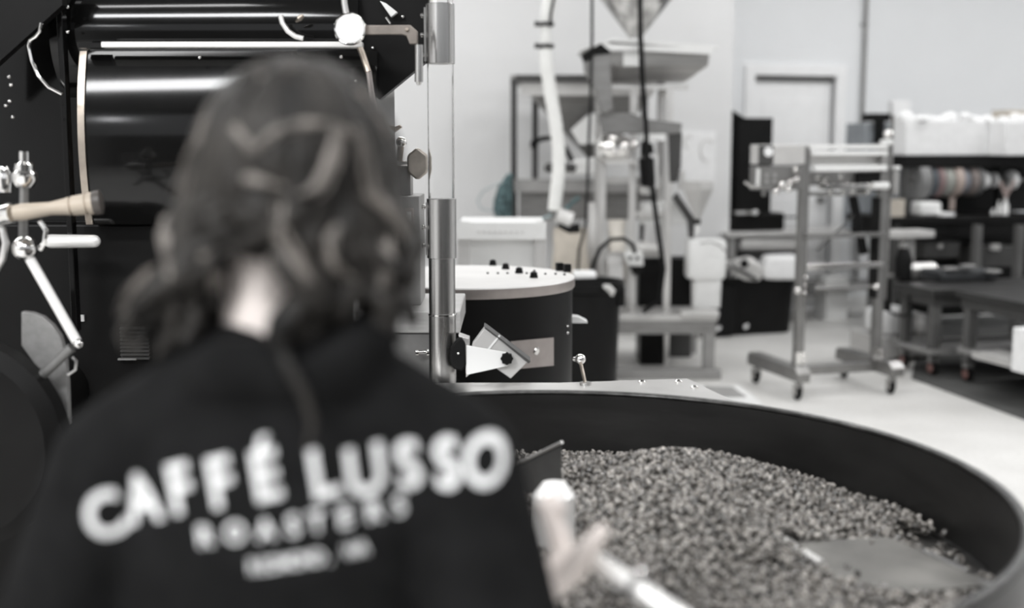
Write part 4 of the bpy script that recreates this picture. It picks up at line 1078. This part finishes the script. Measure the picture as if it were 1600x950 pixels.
# ------------------------------------------------------------------ wheeled steel stand
NL = Vector((1.67, 6.95, 0))
def Sp(a, b, z): return NL + Vector((UX * a - UY * b, UY * a + UX * b, z))
def sbox(a0, a1, b0, b1, z0, z1): return MB().prism([Sp(a0, b0, z0), Sp(a1, b0, z0), Sp(a1, b1, z0), Sp(a0, b1, z0)], (0, 0, z1 - z0))
sd = thing('wheeled_stand', 'steel conveyor stand on four black casters standing on the open floor', 'stand', Sp(.33, .24, 0))
SS = mat('stand_steel', .30, .34, .9, var=.12, scale=8)
for a in (0, .62):
    foot = MB().prism([Sp(a - .04, -.06, .115), Sp(a - .04, -.06, .165), Sp(a - .04, -.02, .195), Sp(a - .04, .56, .195), Sp(a - .04, .58, .17), Sp(a - .04, .58, .115)], Sp(.08, 0, 0) - Sp(0, 0, 0)).build('foot', SS, sd, .004)
    MB().prism([Sp(a - .042, -.061, .166), Sp(a + .042, -.061, .166), Sp(a + .042, -.015, .199), Sp(a - .042, -.015, .199)], (0, 0, .003)).build('end_cap', ALU, foot)
    for b in (.0, .52):
        cs = MB().lathe([(.02, 0), (.02, .03)], Sp(a, b, .085), n=12).build('caster', MGREY, sd)
        for s in (-1, 1): MB().box(Sp(a + .022 * s, b + .012, .062), (.006, .035, .065), A16).build('fork', STEEL, cs)
        MB().lathe([(.03, -.014), (.037, -.008), (.037, .008), (.03, .014)], Sp(a, b + .018, .037), (UX, UY, 0), 20).build('wheel', RUBBER, cs)
sbox(.04, .58, .12, .19, .12, .175).build('cross_beam', SS, sd, .003)
zt = at(1272, 228, 7.1).z; zt2 = at(1380, 222, 7.25).z
for a, z in ((.075, zt), (.60, zt2)):
    po = sbox(a - .026, a + .026, .13, .18, .17, z).build('post', SS, sd, .003)
    sbox(a - .032, a + .032, .122, .13, .19, .26).build('post_plate', CHROME, po)
    for zz in (.205, .24): MB().ell(Sp(a + .015, .12, zz), .008, 8, 6).build('bolt', CHROME, po)
# slim rod next to the right post
MB().cyl(Sp(.655, .16, .55), Sp(.655, .16, at(1392, 180, 7.3).z), .011, n=12).build('guide_rod', MGREY, sd)
MB().ell(Sp(.61, .13, zt2 + .045), .03, 14, 10).build('top_ball', CHROME, sd); MB().box(Sp(.60, .13, zt2 + .0), (.06, .05, .03), A16).build('top_cap', WHITE, sd, .004)
def zS(y): return at(1320, y, 7.12).z
for i, (y0, y1, a0, a1, m) in enumerate(((226, 233, .09, .60, WHITE), (236, 243, .10, .60, WHITE), (258, 267, .12, .60, WHITE), (244, 257, .57, .60, GREY), (287, 296, .16, .50, CHROME), (365, 372, .08, .62, SS), (412, 421, .09, .60, CHROME))):
    sbox(a0, a1, .11, .14, zS(y1), zS(y0)).build('rail', m, sd, .002)
sbox(.10, .58, .18, .21, zS(258), zS(238)).build('back_guard', LGREY, sd)
sbox(.10, .60, .17, .22, zS(290), zS(268)).build('heater_block', MGREY, sd, .004)
sbox(.42, .60, .135, .17, zS(300), zS(270)).build('motor_block', BLACKM, sd, .006)
MB().cyl(Sp(.50, .10, zS(291)), Sp(.60, .10, zS(291)), .022, n=14).build('roller', WHITE, sd)
kb = None
for a, y in ((.13, 277), (.18, 282), (.22, 300), (.30, 300), (.36, 299), (.28, 276), (.46, 300)):
    p = Sp(a, .10, zS(y))
    if kb is None: kb = MB().lathe([(.016, 0), (.018, .02), (.012, .03)], p, (UY, -UX, 0), 12).build('adjusting_knob', CHROME, sd, origin=p)
    else: rep(kb, p, sd)
sbox(.10, .48, .12, .17, zS(306), zS(300)).build('lower_belt', MGREY, sd)
# control box on the left of the stand
sbox(-.22, .05, .10, .26, zS(257), zS(226)).build('control_box', LGREY, sd, .006)
sbox(-.245, -.16, .085, .11, zS(257), zS(227)).build('gauge_panel', DGREY, sd, .003)
MB().lathe([(.001, .012), (.026, .01), (.028, 0)], Sp(-.195, .085, zS(237)), (UY, -UX, 0), 18).build('gauge', PAPER, sd)
cb = sbox(-.23, .05, .09, .24, zS(296), zS(259)).build('switch_panel', mat('switch_panel_grey', .16, .5), sd, .004)
for i in range(2):
    for j in range(2): MB().lathe([(.012, 0), (.012, .008)], Sp(-.20 + .05 * i, .09, zS(273 + 9 * j)), (UY, -UX, 0), 12).build('switch', GREY, cb)
for a, y, r in ((-.11, 287, .026), (-.06, 283, .02), (-.07, 293, .022), (-.15, 297, .02), (-.02, 279, .02), (-.03, 265, .018)):
    MB().ell(Sp(a, .07, zS(y)), r, 12, 8).build('chrome_knob', CHROME, sd)
MB().tube([Sp(-.235, .12, zS(262)), Sp(-.235, .12, zS(292))], .013, 10).build('white_tube', WHITE, sd)
MB().tube([Sp(-.33, .1, zS(283)), Sp(-.29, .1, zS(290)), Sp(-.22, .1, zS(290))], .009, 8).build('feed_pin', STEEL, sd)
# braces and clamps on the posts
MB().tube([Sp(.43, .2, zS(308)), Sp(.47, .2, zS(350)), Sp(.52, .2, zS(400))], .028, 10).build('gas_strut', RUBBER, sd)
MB().tube([Sp(.20, .19, zS(392)), Sp(.32, .19, zS(366)), Sp(.44, .19, zS(338))], .006, 8).build('control_cable', DGREY, sd)
sbox(.56, .585, .13, .2, zS(470), zS(310)).build('dark_channel', BLACKM, sd)
MB().ell(Sp(.03, .10, zS(452)), .022, 10, 8).build('clamp_knob', CHROME, sd)
for y in (432, 445, 456): MB().ell(Sp(.085, .115, zS(y)), .011, 8, 6).build('bolt', CHROME, sd)
sbox(.10, .15, .11, .16, zS(462), zS(440)).build('lock_block', DGREY, sd, .004)
MB().cyl(Sp(.15, .13, zS(451)), Sp(.56, .13, zS(451)), .008, n=10).build('thin_rail', MGREY, sd)
MB().ell(Sp(.55, .10, zS(450)), .02, 10, 8).build('clamp_knob', CHROME, sd)
sbox(.655, .69, .12, .16, zS(306), zS(266)).build('side_bracket', GREY, sd, .003)
sbox(.65, .69, .11, .15, zS(265), zS(260)).build('side_bracket_cap', WHITE, sd)
sbox(.655, .685, .14, .19, zS(492), zS(440)).build('pedal_box', BLACKM, sd, .004)

# ------------------------------------------------------------------ bench at the back with the black printer tower
m_, c_, L_, z0, z1 = fbox(1139, 1420, 364, 371, 9.75, .5)
be = thing('steel_bench', 'long pale steel bench in front of the white door', 'bench', (c_.x, c_.y, 0))
m_.build('top', LGREY, be, .004)
zbt = z1
o0 = at(1139, 366, 9.75); uD, wD = Vector((UX, UY, 0)), Vector((-UY, UX, 0))
for s, d_ in ((.05, .05), (.05, .45), (L_ - .05, .05), (L_ - .05, .45)):
    p = Vector((o0.x, o0.y, 0)) + uD * s + wD * d_
    MB().box((p.x, p.y, z0 / 2), (.05, .05, z0), A16).build('leg', GREY, be)
p = Vector((o0.x, o0.y, .28)) + uD * L_ / 2 + wD * .25
MB().box(p, (L_ - .02, .46, .03), A16).build('lower_shelf', GREY, be)
m_, c_, L2, z0, z1 = fbox(1141, 1227, 334, 358, 9.90, .34, zbt)
bp = thing('label_printer', 'black tower printer with an open lid on the bench', 'printer', c_.xy.to_3d() + Vector((0, 0, zbt)))
m_.build('base', BLACKM, bp, .02)
fbox(1152, 1206, 184, 335, 9.95, .26)[0].build('tower', PLASTIC, bp, .006)
pA = at(1141, 170, 9.95); pB = at(1166, 186, 9.95)
MB().prism([pA, pB, pB - Vector((0, 0, .02)), pA - Vector((0, 0, .02))], wD * .26).build('open_lid', PLASTIC, bp)
MB().cyl(at(1224, 339, 9.85), at(1245, 339, 9.85), .008, n=10).build('pin', PLASTIC, bp)
fbox(1150, 1192, 330, 335, 9.89, .05)[0].build('chrome_strip', CHROME, bp)
MB().ell(at(1180, 332, 9.87), .022, 10, 6).build('lamp_cap', WHITE, bp)
for x, y in ((1186, 287), (1193, 303)): MB().ell(at(x, y, 9.90), .02, 10, 6).build('catch', STEEL, bp)
# white chute and metal trough below the bench top
m_, c_, L2, z0, z1 = fbox(1158, 1254, 373, 394, 9.80, .2)
t = thing('metal_trough', 'pale metal trough hanging under the bench top', 'trough', c_); t.location.z = z0
m_.build('shell', LGREY, t, .03)
fbox(1142, 1160, 372, 408, 9.85, .1)[0].build('end_plate', DGREY, t, .004)
m_, c_, L2, z0, z1 = fbox(1162, 1254, 396, 406, 9.87, .3, .295)
t = thing('dark_case', 'dark case on the lower shelf of the bench', 'case', c_); t.location.z = .295
m_.build('body', DGREY, t, .02)
# black tub with bags
m_, c_, L2, z0, z1 = fbox(1108, 1247, 434, 520, 9.23, .5, 0.0)
tu = thing('black_tub', 'wide black plastic tub on the floor in front of the bench', 'tub', (c_.x, c_.y, 0))
zr = at(1180, 434, 9.28).z
def ring_u(cx, cy, z, hx, hy, n=36, p=.3):
    out = []
    for i in range(n):
        a = 2 * math.pi * i / n; ca, sa = math.cos(a), math.sin(a)
        lx = math.copysign(abs(ca) ** p, ca) * hx; ly = math.copysign(abs(sa) ** p, sa) * hy
        out.append(Vector((cx + lx * UX - ly * UY, cy + lx * UY + ly * UX, z)))
    return out
hx = L2 / 2
MB().rings([ring_u(c_.x, c_.y, 0, hx * .93, .21), ring_u(c_.x, c_.y, .02, hx * .96, .22), ring_u(c_.x, c_.y, zr - .03, hx, .25), ring_u(c_.x, c_.y, zr - .03, hx * 1.03, .27), ring_u(c_.x, c_.y, zr, hx * 1.03, .27), ring_u(c_.x, c_.y, zr, hx * .97, .24), ring_u(c_.x, c_.y, .03, hx * .9, .2)]).build('shell', PLASTIC, tu)
for x, y in ((1123, 514), (1166, 511)):
    MB().prism(ppoly([(x - 3, y - 2), (x + 3, y - 5), (x + 4, y - 1), (x, y + 3), (x - 3, y + 3)], 9.18), (0, .02, 0)).build('tag', PAPER, tu)
fbox(1108, 1150, 449, 520, 9.18, .1, .02)[0].build('front_pocket', RUBBER, tu, .01)
t = thing('white_sack', 'white sack lying in the black tub', 'bag', (c_.x + .1, c_.y, zr - .1))
MB().prism(ppoly([(1188, 438), (1200, 402), (1252, 400), (1254, 438)], 9.33), (0, .25, 0)).build('sack', PAPER, t, .03)
t = thing('grey_pouch', 'crumpled grey pouch beside the white sack in the tub', 'bag', (c_.x - .05, c_.y, zr - .1))
MB().prism(ppoly([(1146, 440), (1150, 408), (1178, 402), (1196, 420), (1190, 440)], 9.28), (0, .2, 0)).build('sack', LGREY, t, .03)
t = thing('scraper', 'grey handled scraper sticking out of the black tub', 'scraper', at(1150, 430, 9.18))
MB().tube([at(1124, 408, 9.16), at(1140, 414, 9.18)], .034, 12).build('grip', GREY, t)
MB().tube([at(1140, 414, 9.18), at(1158, 424, 9.20), at(1180, 436, 9.24)], [.02, .03, .03], 10, .5).build('blade', DGREY, t)
MB().ell(at(1163, 412, 9.18), .035, 10, 8).build('bolt', RUBBER, t)

# ------------------------------------------------------------------ dark work bench with the label spools
YB = 9.0
m_, c_, L_, z0, z1 = fbox(1392, 1640, 340, 352, YB, .62)
zB2 = z1
db2 = thing('dark_workbench', 'long dark workbench along the far wall with drawers', 'workbench', (c_.x, c_.y, 0))
m_.build('top', BLACKM, db2, .004)
fbox(1392, 1640, 352, 372, YB + .04, .55)[0].build('apron', BLACKM, db2)
for x in (1524, 1590): fbox(x, x + 9, 352, 470, YB + .02, .06, 0.0)[0].build('leg', mat('bench_leg_grey', .11, .5), db2)
fbox(1396, 1404, 352, 470, YB + .02, .06, 0)[0].build('leg', DGREY, db2)
fbox(1396, 1640, 372, 470, YB + .45, .1, 0.12)[0].build('back_panel', BLACKM, db2)
fbox(1446, 1500, 378, 404, YB + .2, .3)[0].build('drawer', DGREY, db2, .004)
MB().ell(at(1469, 385, YB + .16), .02, 10, 8).build('drawer_knob', GREY, db2)
fbox(1534, 1588, 386, 418, YB + .2, .3)[0].build('drawer', DGREY, db2, .004)
fbox(1551, 1563, 382, 391, YB + .16, .03)[0].build('drawer_label', LGREY, db2)
# rack over the bench: shelf, posts, spool rod
zs = at(1415, 243, YB + .2).z
m_, c_, L_, z0, z1 = fbox(1412, 1650, 243, 262, YB + .2, .4)
rk = thing('dark_rack', 'dark shelf rack on the workbench holding a rod of spools', 'rack', (c_.x, c_.y, zB2))
m_.build('shelf', BLACKM, rk, .003)
zsh = z1
fbox(1412, 1650, 262, 340, YB + .57, .03, zB2)[0].build('back', PLASTIC, rk)
for x in (1412, 1562): fbox(x, x + 8, 258 if x < 1500 else 195, 340, YB + .22 + (.3 if x > 1500 else 0), .05, zB2)[0].build('upright', DGREY if x < 1500 else BLACKM, rk)
s0 = at(1412, 283, YB + .32)
def rodp(x, y=284):
    r_ = ray(x, y); k_ = r_.x / r_.y; t_ = (k_ * s0.y - s0.x) / (UX - k_ * UY); return s0 + uD * t_
MB().cyl(rodp(1414), rodp(1640), .012, n=12).build('spool_rod', MGREY, rk)
cols = [((1424, 1440), 31, .20, 'large grey'), ((1446, 1452), 26, (.10, .115, .13), 'dark blue'), ((1455, 1463), 27, (.24, .17, .17), 'dull red'), ((1466, 1479), 25, (.31, .315, .29), 'pale olive'), ((1481, 1493), 27, (.42, .345, .31), 'tan'), ((1495, 1504), 22, (.23, .24, .27), 'bluish grey'),
        ((1507, 1517), 25, (.21, .18, .17), 'brown'), ((1519, 1525), 25, .17, 'dark grey'), ((1528, 1540), 14, .82, 'plump white'), ((1551, 1555), 12, .6, 'thin white'), ((1576, 1584), 15, .8, 'white end')]
for (xa, xb), r_, col, nm in cols:
    a, b = rodp(xa), rodp(xb); d_ = (b - a); L3 = d_.length; rr = px(r_, 9.2)
    t = thing('label_spool', f'{nm} label spool on the rod under the white boxes', 'spool', a + Vector((0, 0, -rr)), 'label spools on the rod')
    c3 = (col,) * 3 if not isinstance(col, tuple) else col
    MB().lathe([(rr * .3, 0), (rr * .96, 0), (rr, L3 * .12), (rr, L3 * .88), (rr * .96, L3), (rr * .3, L3)], a, d_, 28).build('roll', mat('spool_' + nm.replace(' ', '_'), c3, .6, var=.08), t)
    MB().lathe([(rr * .3, -.004), (rr * .3, L3 + .004), (rr * .18, L3 + .004), (rr * .18, -.004)], a, d_, 20, False, True).build('core', GREY, t)
a = rodp(1487); m_ = MB().box(a + Vector((0, -.03, -px(30, 9.2))), (.045, .01, .16), A16)
t = m_.build('paper_tail', mat('tan_tail', (.42, .345, .31), .6)); tag(t, 'tan paper tail hanging from the tan spool', 'paper strip')
ORD = 'first second third fourth fifth sixth seventh eighth ninth tenth eleventh twelfth thirteenth'.split()
# white boxes on the rack, filled with crumpled bags
for i, (xa, xb, ya, lab) in enumerate(((1416, 1562, 188, 'wide white box of crumpled bags on the dark rack'), (1571, 1650, 190, 'white box of crumpled bags at the rack end'))):
    m_, c_, L3, z0, z1 = fbox(xa, xb, ya, 243, YB + .22, .2, zsh)
    t = thing('white_box', lab, 'box', (c_.x, c_.y, zsh)); m_.build('carton', PAPER, t, .006)
    rr = random.Random(5 + i)
    for j in range(int(L3 / .085)):
        p = Vector((c_.x, c_.y, z1)) + uD * (-L3 / 2 + .05 + j * .085) + wD * rr.uniform(-.07, .03)
        rot = Matrix.Rotation(rr.uniform(-.5, .5), 3, 'Y') @ Matrix.Rotation(rr.uniform(-1, 1), 3, 'Z')
        g = tag(MB().ell(p + Vector((0, 0, rr.uniform(-.01, .02))), (rr.uniform(.05, .075), .06, rr.uniform(.03, .06)), 9, 6, rot).build('crumpled_bag', PAPER, smooth=15), [f'crumpled white paper bag in the wide white box, {ORD[j]} from the stand', f'crumpled white paper bag in the box at the rack end, {ORD[j]} from the wide box'][i], 'paper bag', ['crumpled bags in the wide box', 'crumpled bags in the end box'][i])
m_, c_, L3, z0, z1 = fbox(1576, 1640, 172, 188, YB + .4, .2)
t = thing('brown_box', 'pale brown box behind the white box at the rack end', 'box', (c_.x, c_.y, z0)); m_.build('carton', KRAFT, t); t.location.z = t.location.z
fbox(1580, 1640, 188, 243, YB + .59, .06, zsh)[0].build('lower_carton', KRAFT, t)
# cup, small bottles
p = at(1455, 340, YB + .15)
m_, c_, L3, z0, z1 = fbox(1440, 1472, 316, 340, YB + .15, .16, zB2)
t = thing('white_cup', 'white square tub standing on the dark workbench', 'tub', (c_.x, c_.y, zB2)); m_.build('body', WHITE, t, .02)
m_, c_, L3, z0, z1 = fbox(1473, 1492, 333, 340, YB + .12, .14, zB2)
t = thing('folded_paper', 'small folded white paper beside the square tub', 'paper', (c_.x, c_.y, zB2)); m_.build('sheet', PAPER, t, .004)
for x0_, x1_, y_, lab in ((1560, 1566, 328, 'short white bottle on the workbench'), (1569, 1575, 316, 'slim white bottle on the workbench'), (1577, 1588, 312, 'stout white bottle with a sprig on the workbench')):
    a = at((x0_ + x1_) / 2, 338, YB + .2); rr = px((x1_ - x0_) / 2, 9); z1 = at(1570, y_, YB + .2).z
    t = thing('white_bottle', lab, 'bottle', (a.x, a.y + .15, zB2), 'white bottles on the workbench')
    h_ = z1 - zB2
    MB().lathe([(rr, 0), (rr, h_ * .6), (rr * .5, h_ * .75), (rr * .5, h_ * .95)], (a.x, a.y + .15, zB2), n=14).build('body', WHITE, t)
    MB().lathe([(rr * .55, h_ * .95), (rr * .55, h_ * 1.05)], (a.x, a.y + .15, zB2), n=12).build('cap', LGREY, t)
    if x0_ > 1575:
        for s in (-.04, 0, .05): MB().tube([(a.x, a.y + .15, z1), (a.x + s * 1.2, a.y + .15, z1 + .09 + abs(s))], [.004, .014], 6).build('sprig', mat('dull_sprig', (.42, .34, .32), .7), t)
m_, c_, L3, z0, z1 = fbox(1392, 1414, 312, 323, YB + .1, .08, zB2 - .0)
t = thing('tan_carton', 'small tan carton on the workbench behind the stand', 'box', (c_.x, c_.y, zB2)); m_.build('carton', KRAFT, t)
# dark pictures / machines behind the stand's right post
m_, c_, L3, z0, z1 = fbox(1338, 1420, 190, 262, 10.1, .12, zbt + .0)
t = thing('grey_cabinet_unit', 'grey equipment cabinet behind the stand top', 'cabinet', (c_.x, c_.y, zbt))
fbox(1352, 1418, 192, 262, 9.95, .3, zbt)[0].build('body', mat('cool_grey_unit', (.30, .32, .34), .5, .2), t, .006)
fbox(1396, 1416, 206, 258, 9.93, .03)[0].build('dark_window', BLACK, t)
MB().lathe([(.001, .02), (.05, .02), (.06, 0)], at(1408, 232, 9.90), (UY, -UX, 0), 20).build('port', LGREY, t)
fbox(1361, 1392, 177, 190, 9.90, .14)[0].build('lamp_head', PLASTIC, t, .004)
fbox(1371, 1382, 188, 224, 9.92, .06)[0].build('lamp_neck', PLASTIC, t)
fbox(1396, 1422, 157, 187, 9.95, .08)[0].build('top_carton', PAPER, t, .004)
# ------------------------------------------------------------------ work tables on casters at the right
def cart(name, label, A0, lu, lw, zt_, shelf):
    t = thing(name, label, 'table', (A0.x, A0.y, 0))
    u_, w_ = uD, wD
    def bx(p, su, sw, sz): return MB().box(p, (su, sw, sz), A16)
    c = A0 + u_ * lu / 2 + w_ * lw / 2
    bx(Vector((c.x, c.y, zt_ - .02)), lu, lw, .04).build('top', mat('dark_table_top', .03, .33, var=.15), t, .003)
    bx(Vector((c.x, c.y, zt_ - .075)), lu - .06, lw - .06, .07).build('apron', DGREY, t)
    bx(Vector((c.x, c.y, shelf)), lu - .04, lw - .04, .035).build('lower_shelf', mat('shelf_grey', .26, .5), t, .003)
    for a in (.07, lu - .07):
        for b in (.07, lw - .07):
            p = A0 + u_ * a + w_ * b
            bx(Vector((p.x, p.y, (zt_ + .12) / 2)), .06, .06, zt_ - .14).build('leg', mat('table_leg_grey', .10, .5), t, .003)
            w1 = MB().lathe([(.035, -.016), (.05, -.01), (.05, .01), (.035, .016)], Vector((p.x, p.y, .05)), (UX, UY, 0), 20).build('caster', RUBBER, t)
            MB().lathe([(.001, -.02), (.03, -.02), (.03, .02), (.001, .02)], Vector((p.x, p.y, .05)), (UX, UY, 0), 16).build('red_hub', mat('dull_red_hub', (.19, .10, .09), .5), w1)
            bx(Vector((p.x, p.y, .105)), .05, .05, .03).build('fork', MGREY, w1)
    return t
A1 = at(1492, 453, 7.55); zt1 = A1.z
A1f = Vector((A1.x, A1.y, 0)) - wD * 2.0
cart('work_table', 'dark topped work table on casters at the right, nearest the bin', A1f, 1.6, 2.0, zt1, .20)
A2 = at(1394, 441, 8.05)
cart('work_table', 'dark table on casters behind the stand', Vector((A2.x, A2.y, 0)) - wD * .45, 1.9, .45, A2.z, .16)
# white carton and tray on the lower shelf of the near table
m_, c_, L3, z0, z1 = fbox(1640, 1690, 524, 570, 6.45, .3, .218)
t = thing('white_carton', 'white carton on the lower shelf of the near work table', 'box', (c_.x, c_.y, .218)); m_.build('carton', PAPER, t, .004)
m_, c_, L3, z0, z1 = fbox(1572, 1612, 560, 568, 6.85, .25, .218)
t = thing('shallow_tray', 'shallow pale tray on the lower shelf of the near table', 'tray', (c_.x, c_.y, .218)); m_.build('base', LGREY, t, .004)
for i in (0, 1): 
    p = Vector((c_.x, c_.y, .24)) + uD * (L3 / 2 * (1 if i else -1)); MB().box(p, (.012, .35, .04), A16).build('side', LGREY, t)
# things lying on the tables
for i, (pp, lab, m) in enumerate((([(1468, 424), (1490, 416), (1515, 413), (1560, 420), (1556, 428), (1500, 430)], 'dark folded cloth lying on the far table', mat('dark_cloth', (.035, .037, .04), .6, bump=.3, bscale=20)), ([(1528, 431), (1560, 428), (1640, 428), (1640, 433), (1560, 434)], 'flat pale strip of metal lying on the near table', LGREY))):
    pass
m_, c_, L3, z0, z1 = fbox(1470, 1560, 424, 440, 8.05, .28, A2.z)
t = thing('dark_cloth', 'dark folded cloth lying on the table behind the stand', 'cloth', (c_.x, c_.y, A2.z))
m_.build('fold', mat('dark_cloth', (.04, .042, .045), .5, bump=.4, bscale=18), t, .02)
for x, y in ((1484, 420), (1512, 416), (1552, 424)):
    MB().ell(at(x, y, 8.1), (.06, .05, .015), 10, 6).build('grey_fold', mat('satin_grey', .2, .3), t)  # raised folds in a paler grey than the cloth
m_, c_, L3, z0, z1 = fbox(1429, 1472, 409, 434, 8.2, .2, A2.z)
t = thing('silver_canister', 'silver canister lying on the table behind the stand', 'canister', (c_.x, c_.y, A2.z))
q0 = Vector((c_.x, c_.y, A2.z + .055)) - uD * L3 / 2
MB().lathe([(.03, 0), (.052, .01), (.052, L3 - .01), (.03, L3)], q0, uD, 24).build('body', ALU, t)
MB().ell(q0 + uD * L3, .04, 12, 8).build('end', CHROME, t)
p = at(1412, 400, 8.25)
t = thing('black_bottle', 'black bottle with a grey cap on the table behind the stand', 'bottle', (p.x, p.y, A2.z))
h_ = at(1412, 384, 8.25).z - A2.z
MB().lathe([(.058, 0), (.06, h_ * .6), (.045, h_ * .8), (.03, h_ * .95)], (p.x, p.y, A2.z), n=20).build('body', PLASTIC, t)
MB().lathe([(.034, h_ * .95), (.034, h_ * 1.05)], (p.x, p.y, A2.z), n=16).build('cap', GREY, t)
# pale sacks on a board under the far table
m_, c_, L3, z0, z1 = fbox(1378, 1466, 528, 538, 8.15, .4, .03)
t = thing('floor_board', 'pale board on the floor under the table behind the stand', 'board', (c_.x, c_.y, 0)); m_.build('board', LGREY, t, .004); zfb = z1
for s in (-.3, .3): MB().box(Vector((c_.x, c_.y, .015)) + uD * s * L3, (.06, .36, .03), A16).build('foot', GREY, t)
for i, (xa, xb, lab) in enumerate(((1382, 1434, 'white sack on the floor board, beside the stand post'), (1438, 1462, 'greyer sack on the floor board beside the white sack'))):
    m_, c_, L3, z0, z1 = fbox(xa, xb, 484 + 8 * i, 530, 8.2, .28, zfb)
    t = thing('floor_sack', lab, 'sack', (c_.x, c_.y, zfb)); m_.build('sack', PAPER if i == 0 else LGREY, t, .05)
t = MB().tube([at(x, y, 7.9) for x, y in ((1388, 486), (1400, 492), (1413, 494), (1422, 488), (1425, 478), (1420, 462))], .008, 8).build('extension_cable', RUBBER); tag(t, 'black cord looping under the edge of the far table', 'cable')
# white box on the floor behind the stand
m_, c_, L3, z0, z1 = fbox(1292, 1325, 433, 488, 10.1, .2, 0)
t = thing('white_floor_box', 'white box standing on the floor behind the wheeled stand', 'box', (c_.x, c_.y, 0)); m_.build('carton', WHITE, t, .006)

m_, c_, L3, z0, z1 = fbox(1388, 1461, 362, 373, 8.25, .2)
t = thing('pale_trestle', 'pale T-shaped steel rest standing on the table behind the stand', 'rest', (c_.x, c_.y, A2.z)); m_.build('bar', LGREY, t, .004)
MB().box((c_.x + .03, c_.y, (z0 + A2.z) / 2), (.09, .06, z0 - A2.z), A16).build('column', GREY, t, .004)
MB().box((c_.x + .03, c_.y, A2.z + .008), (.2, .14, .016), A16).build('foot', GREY, t)
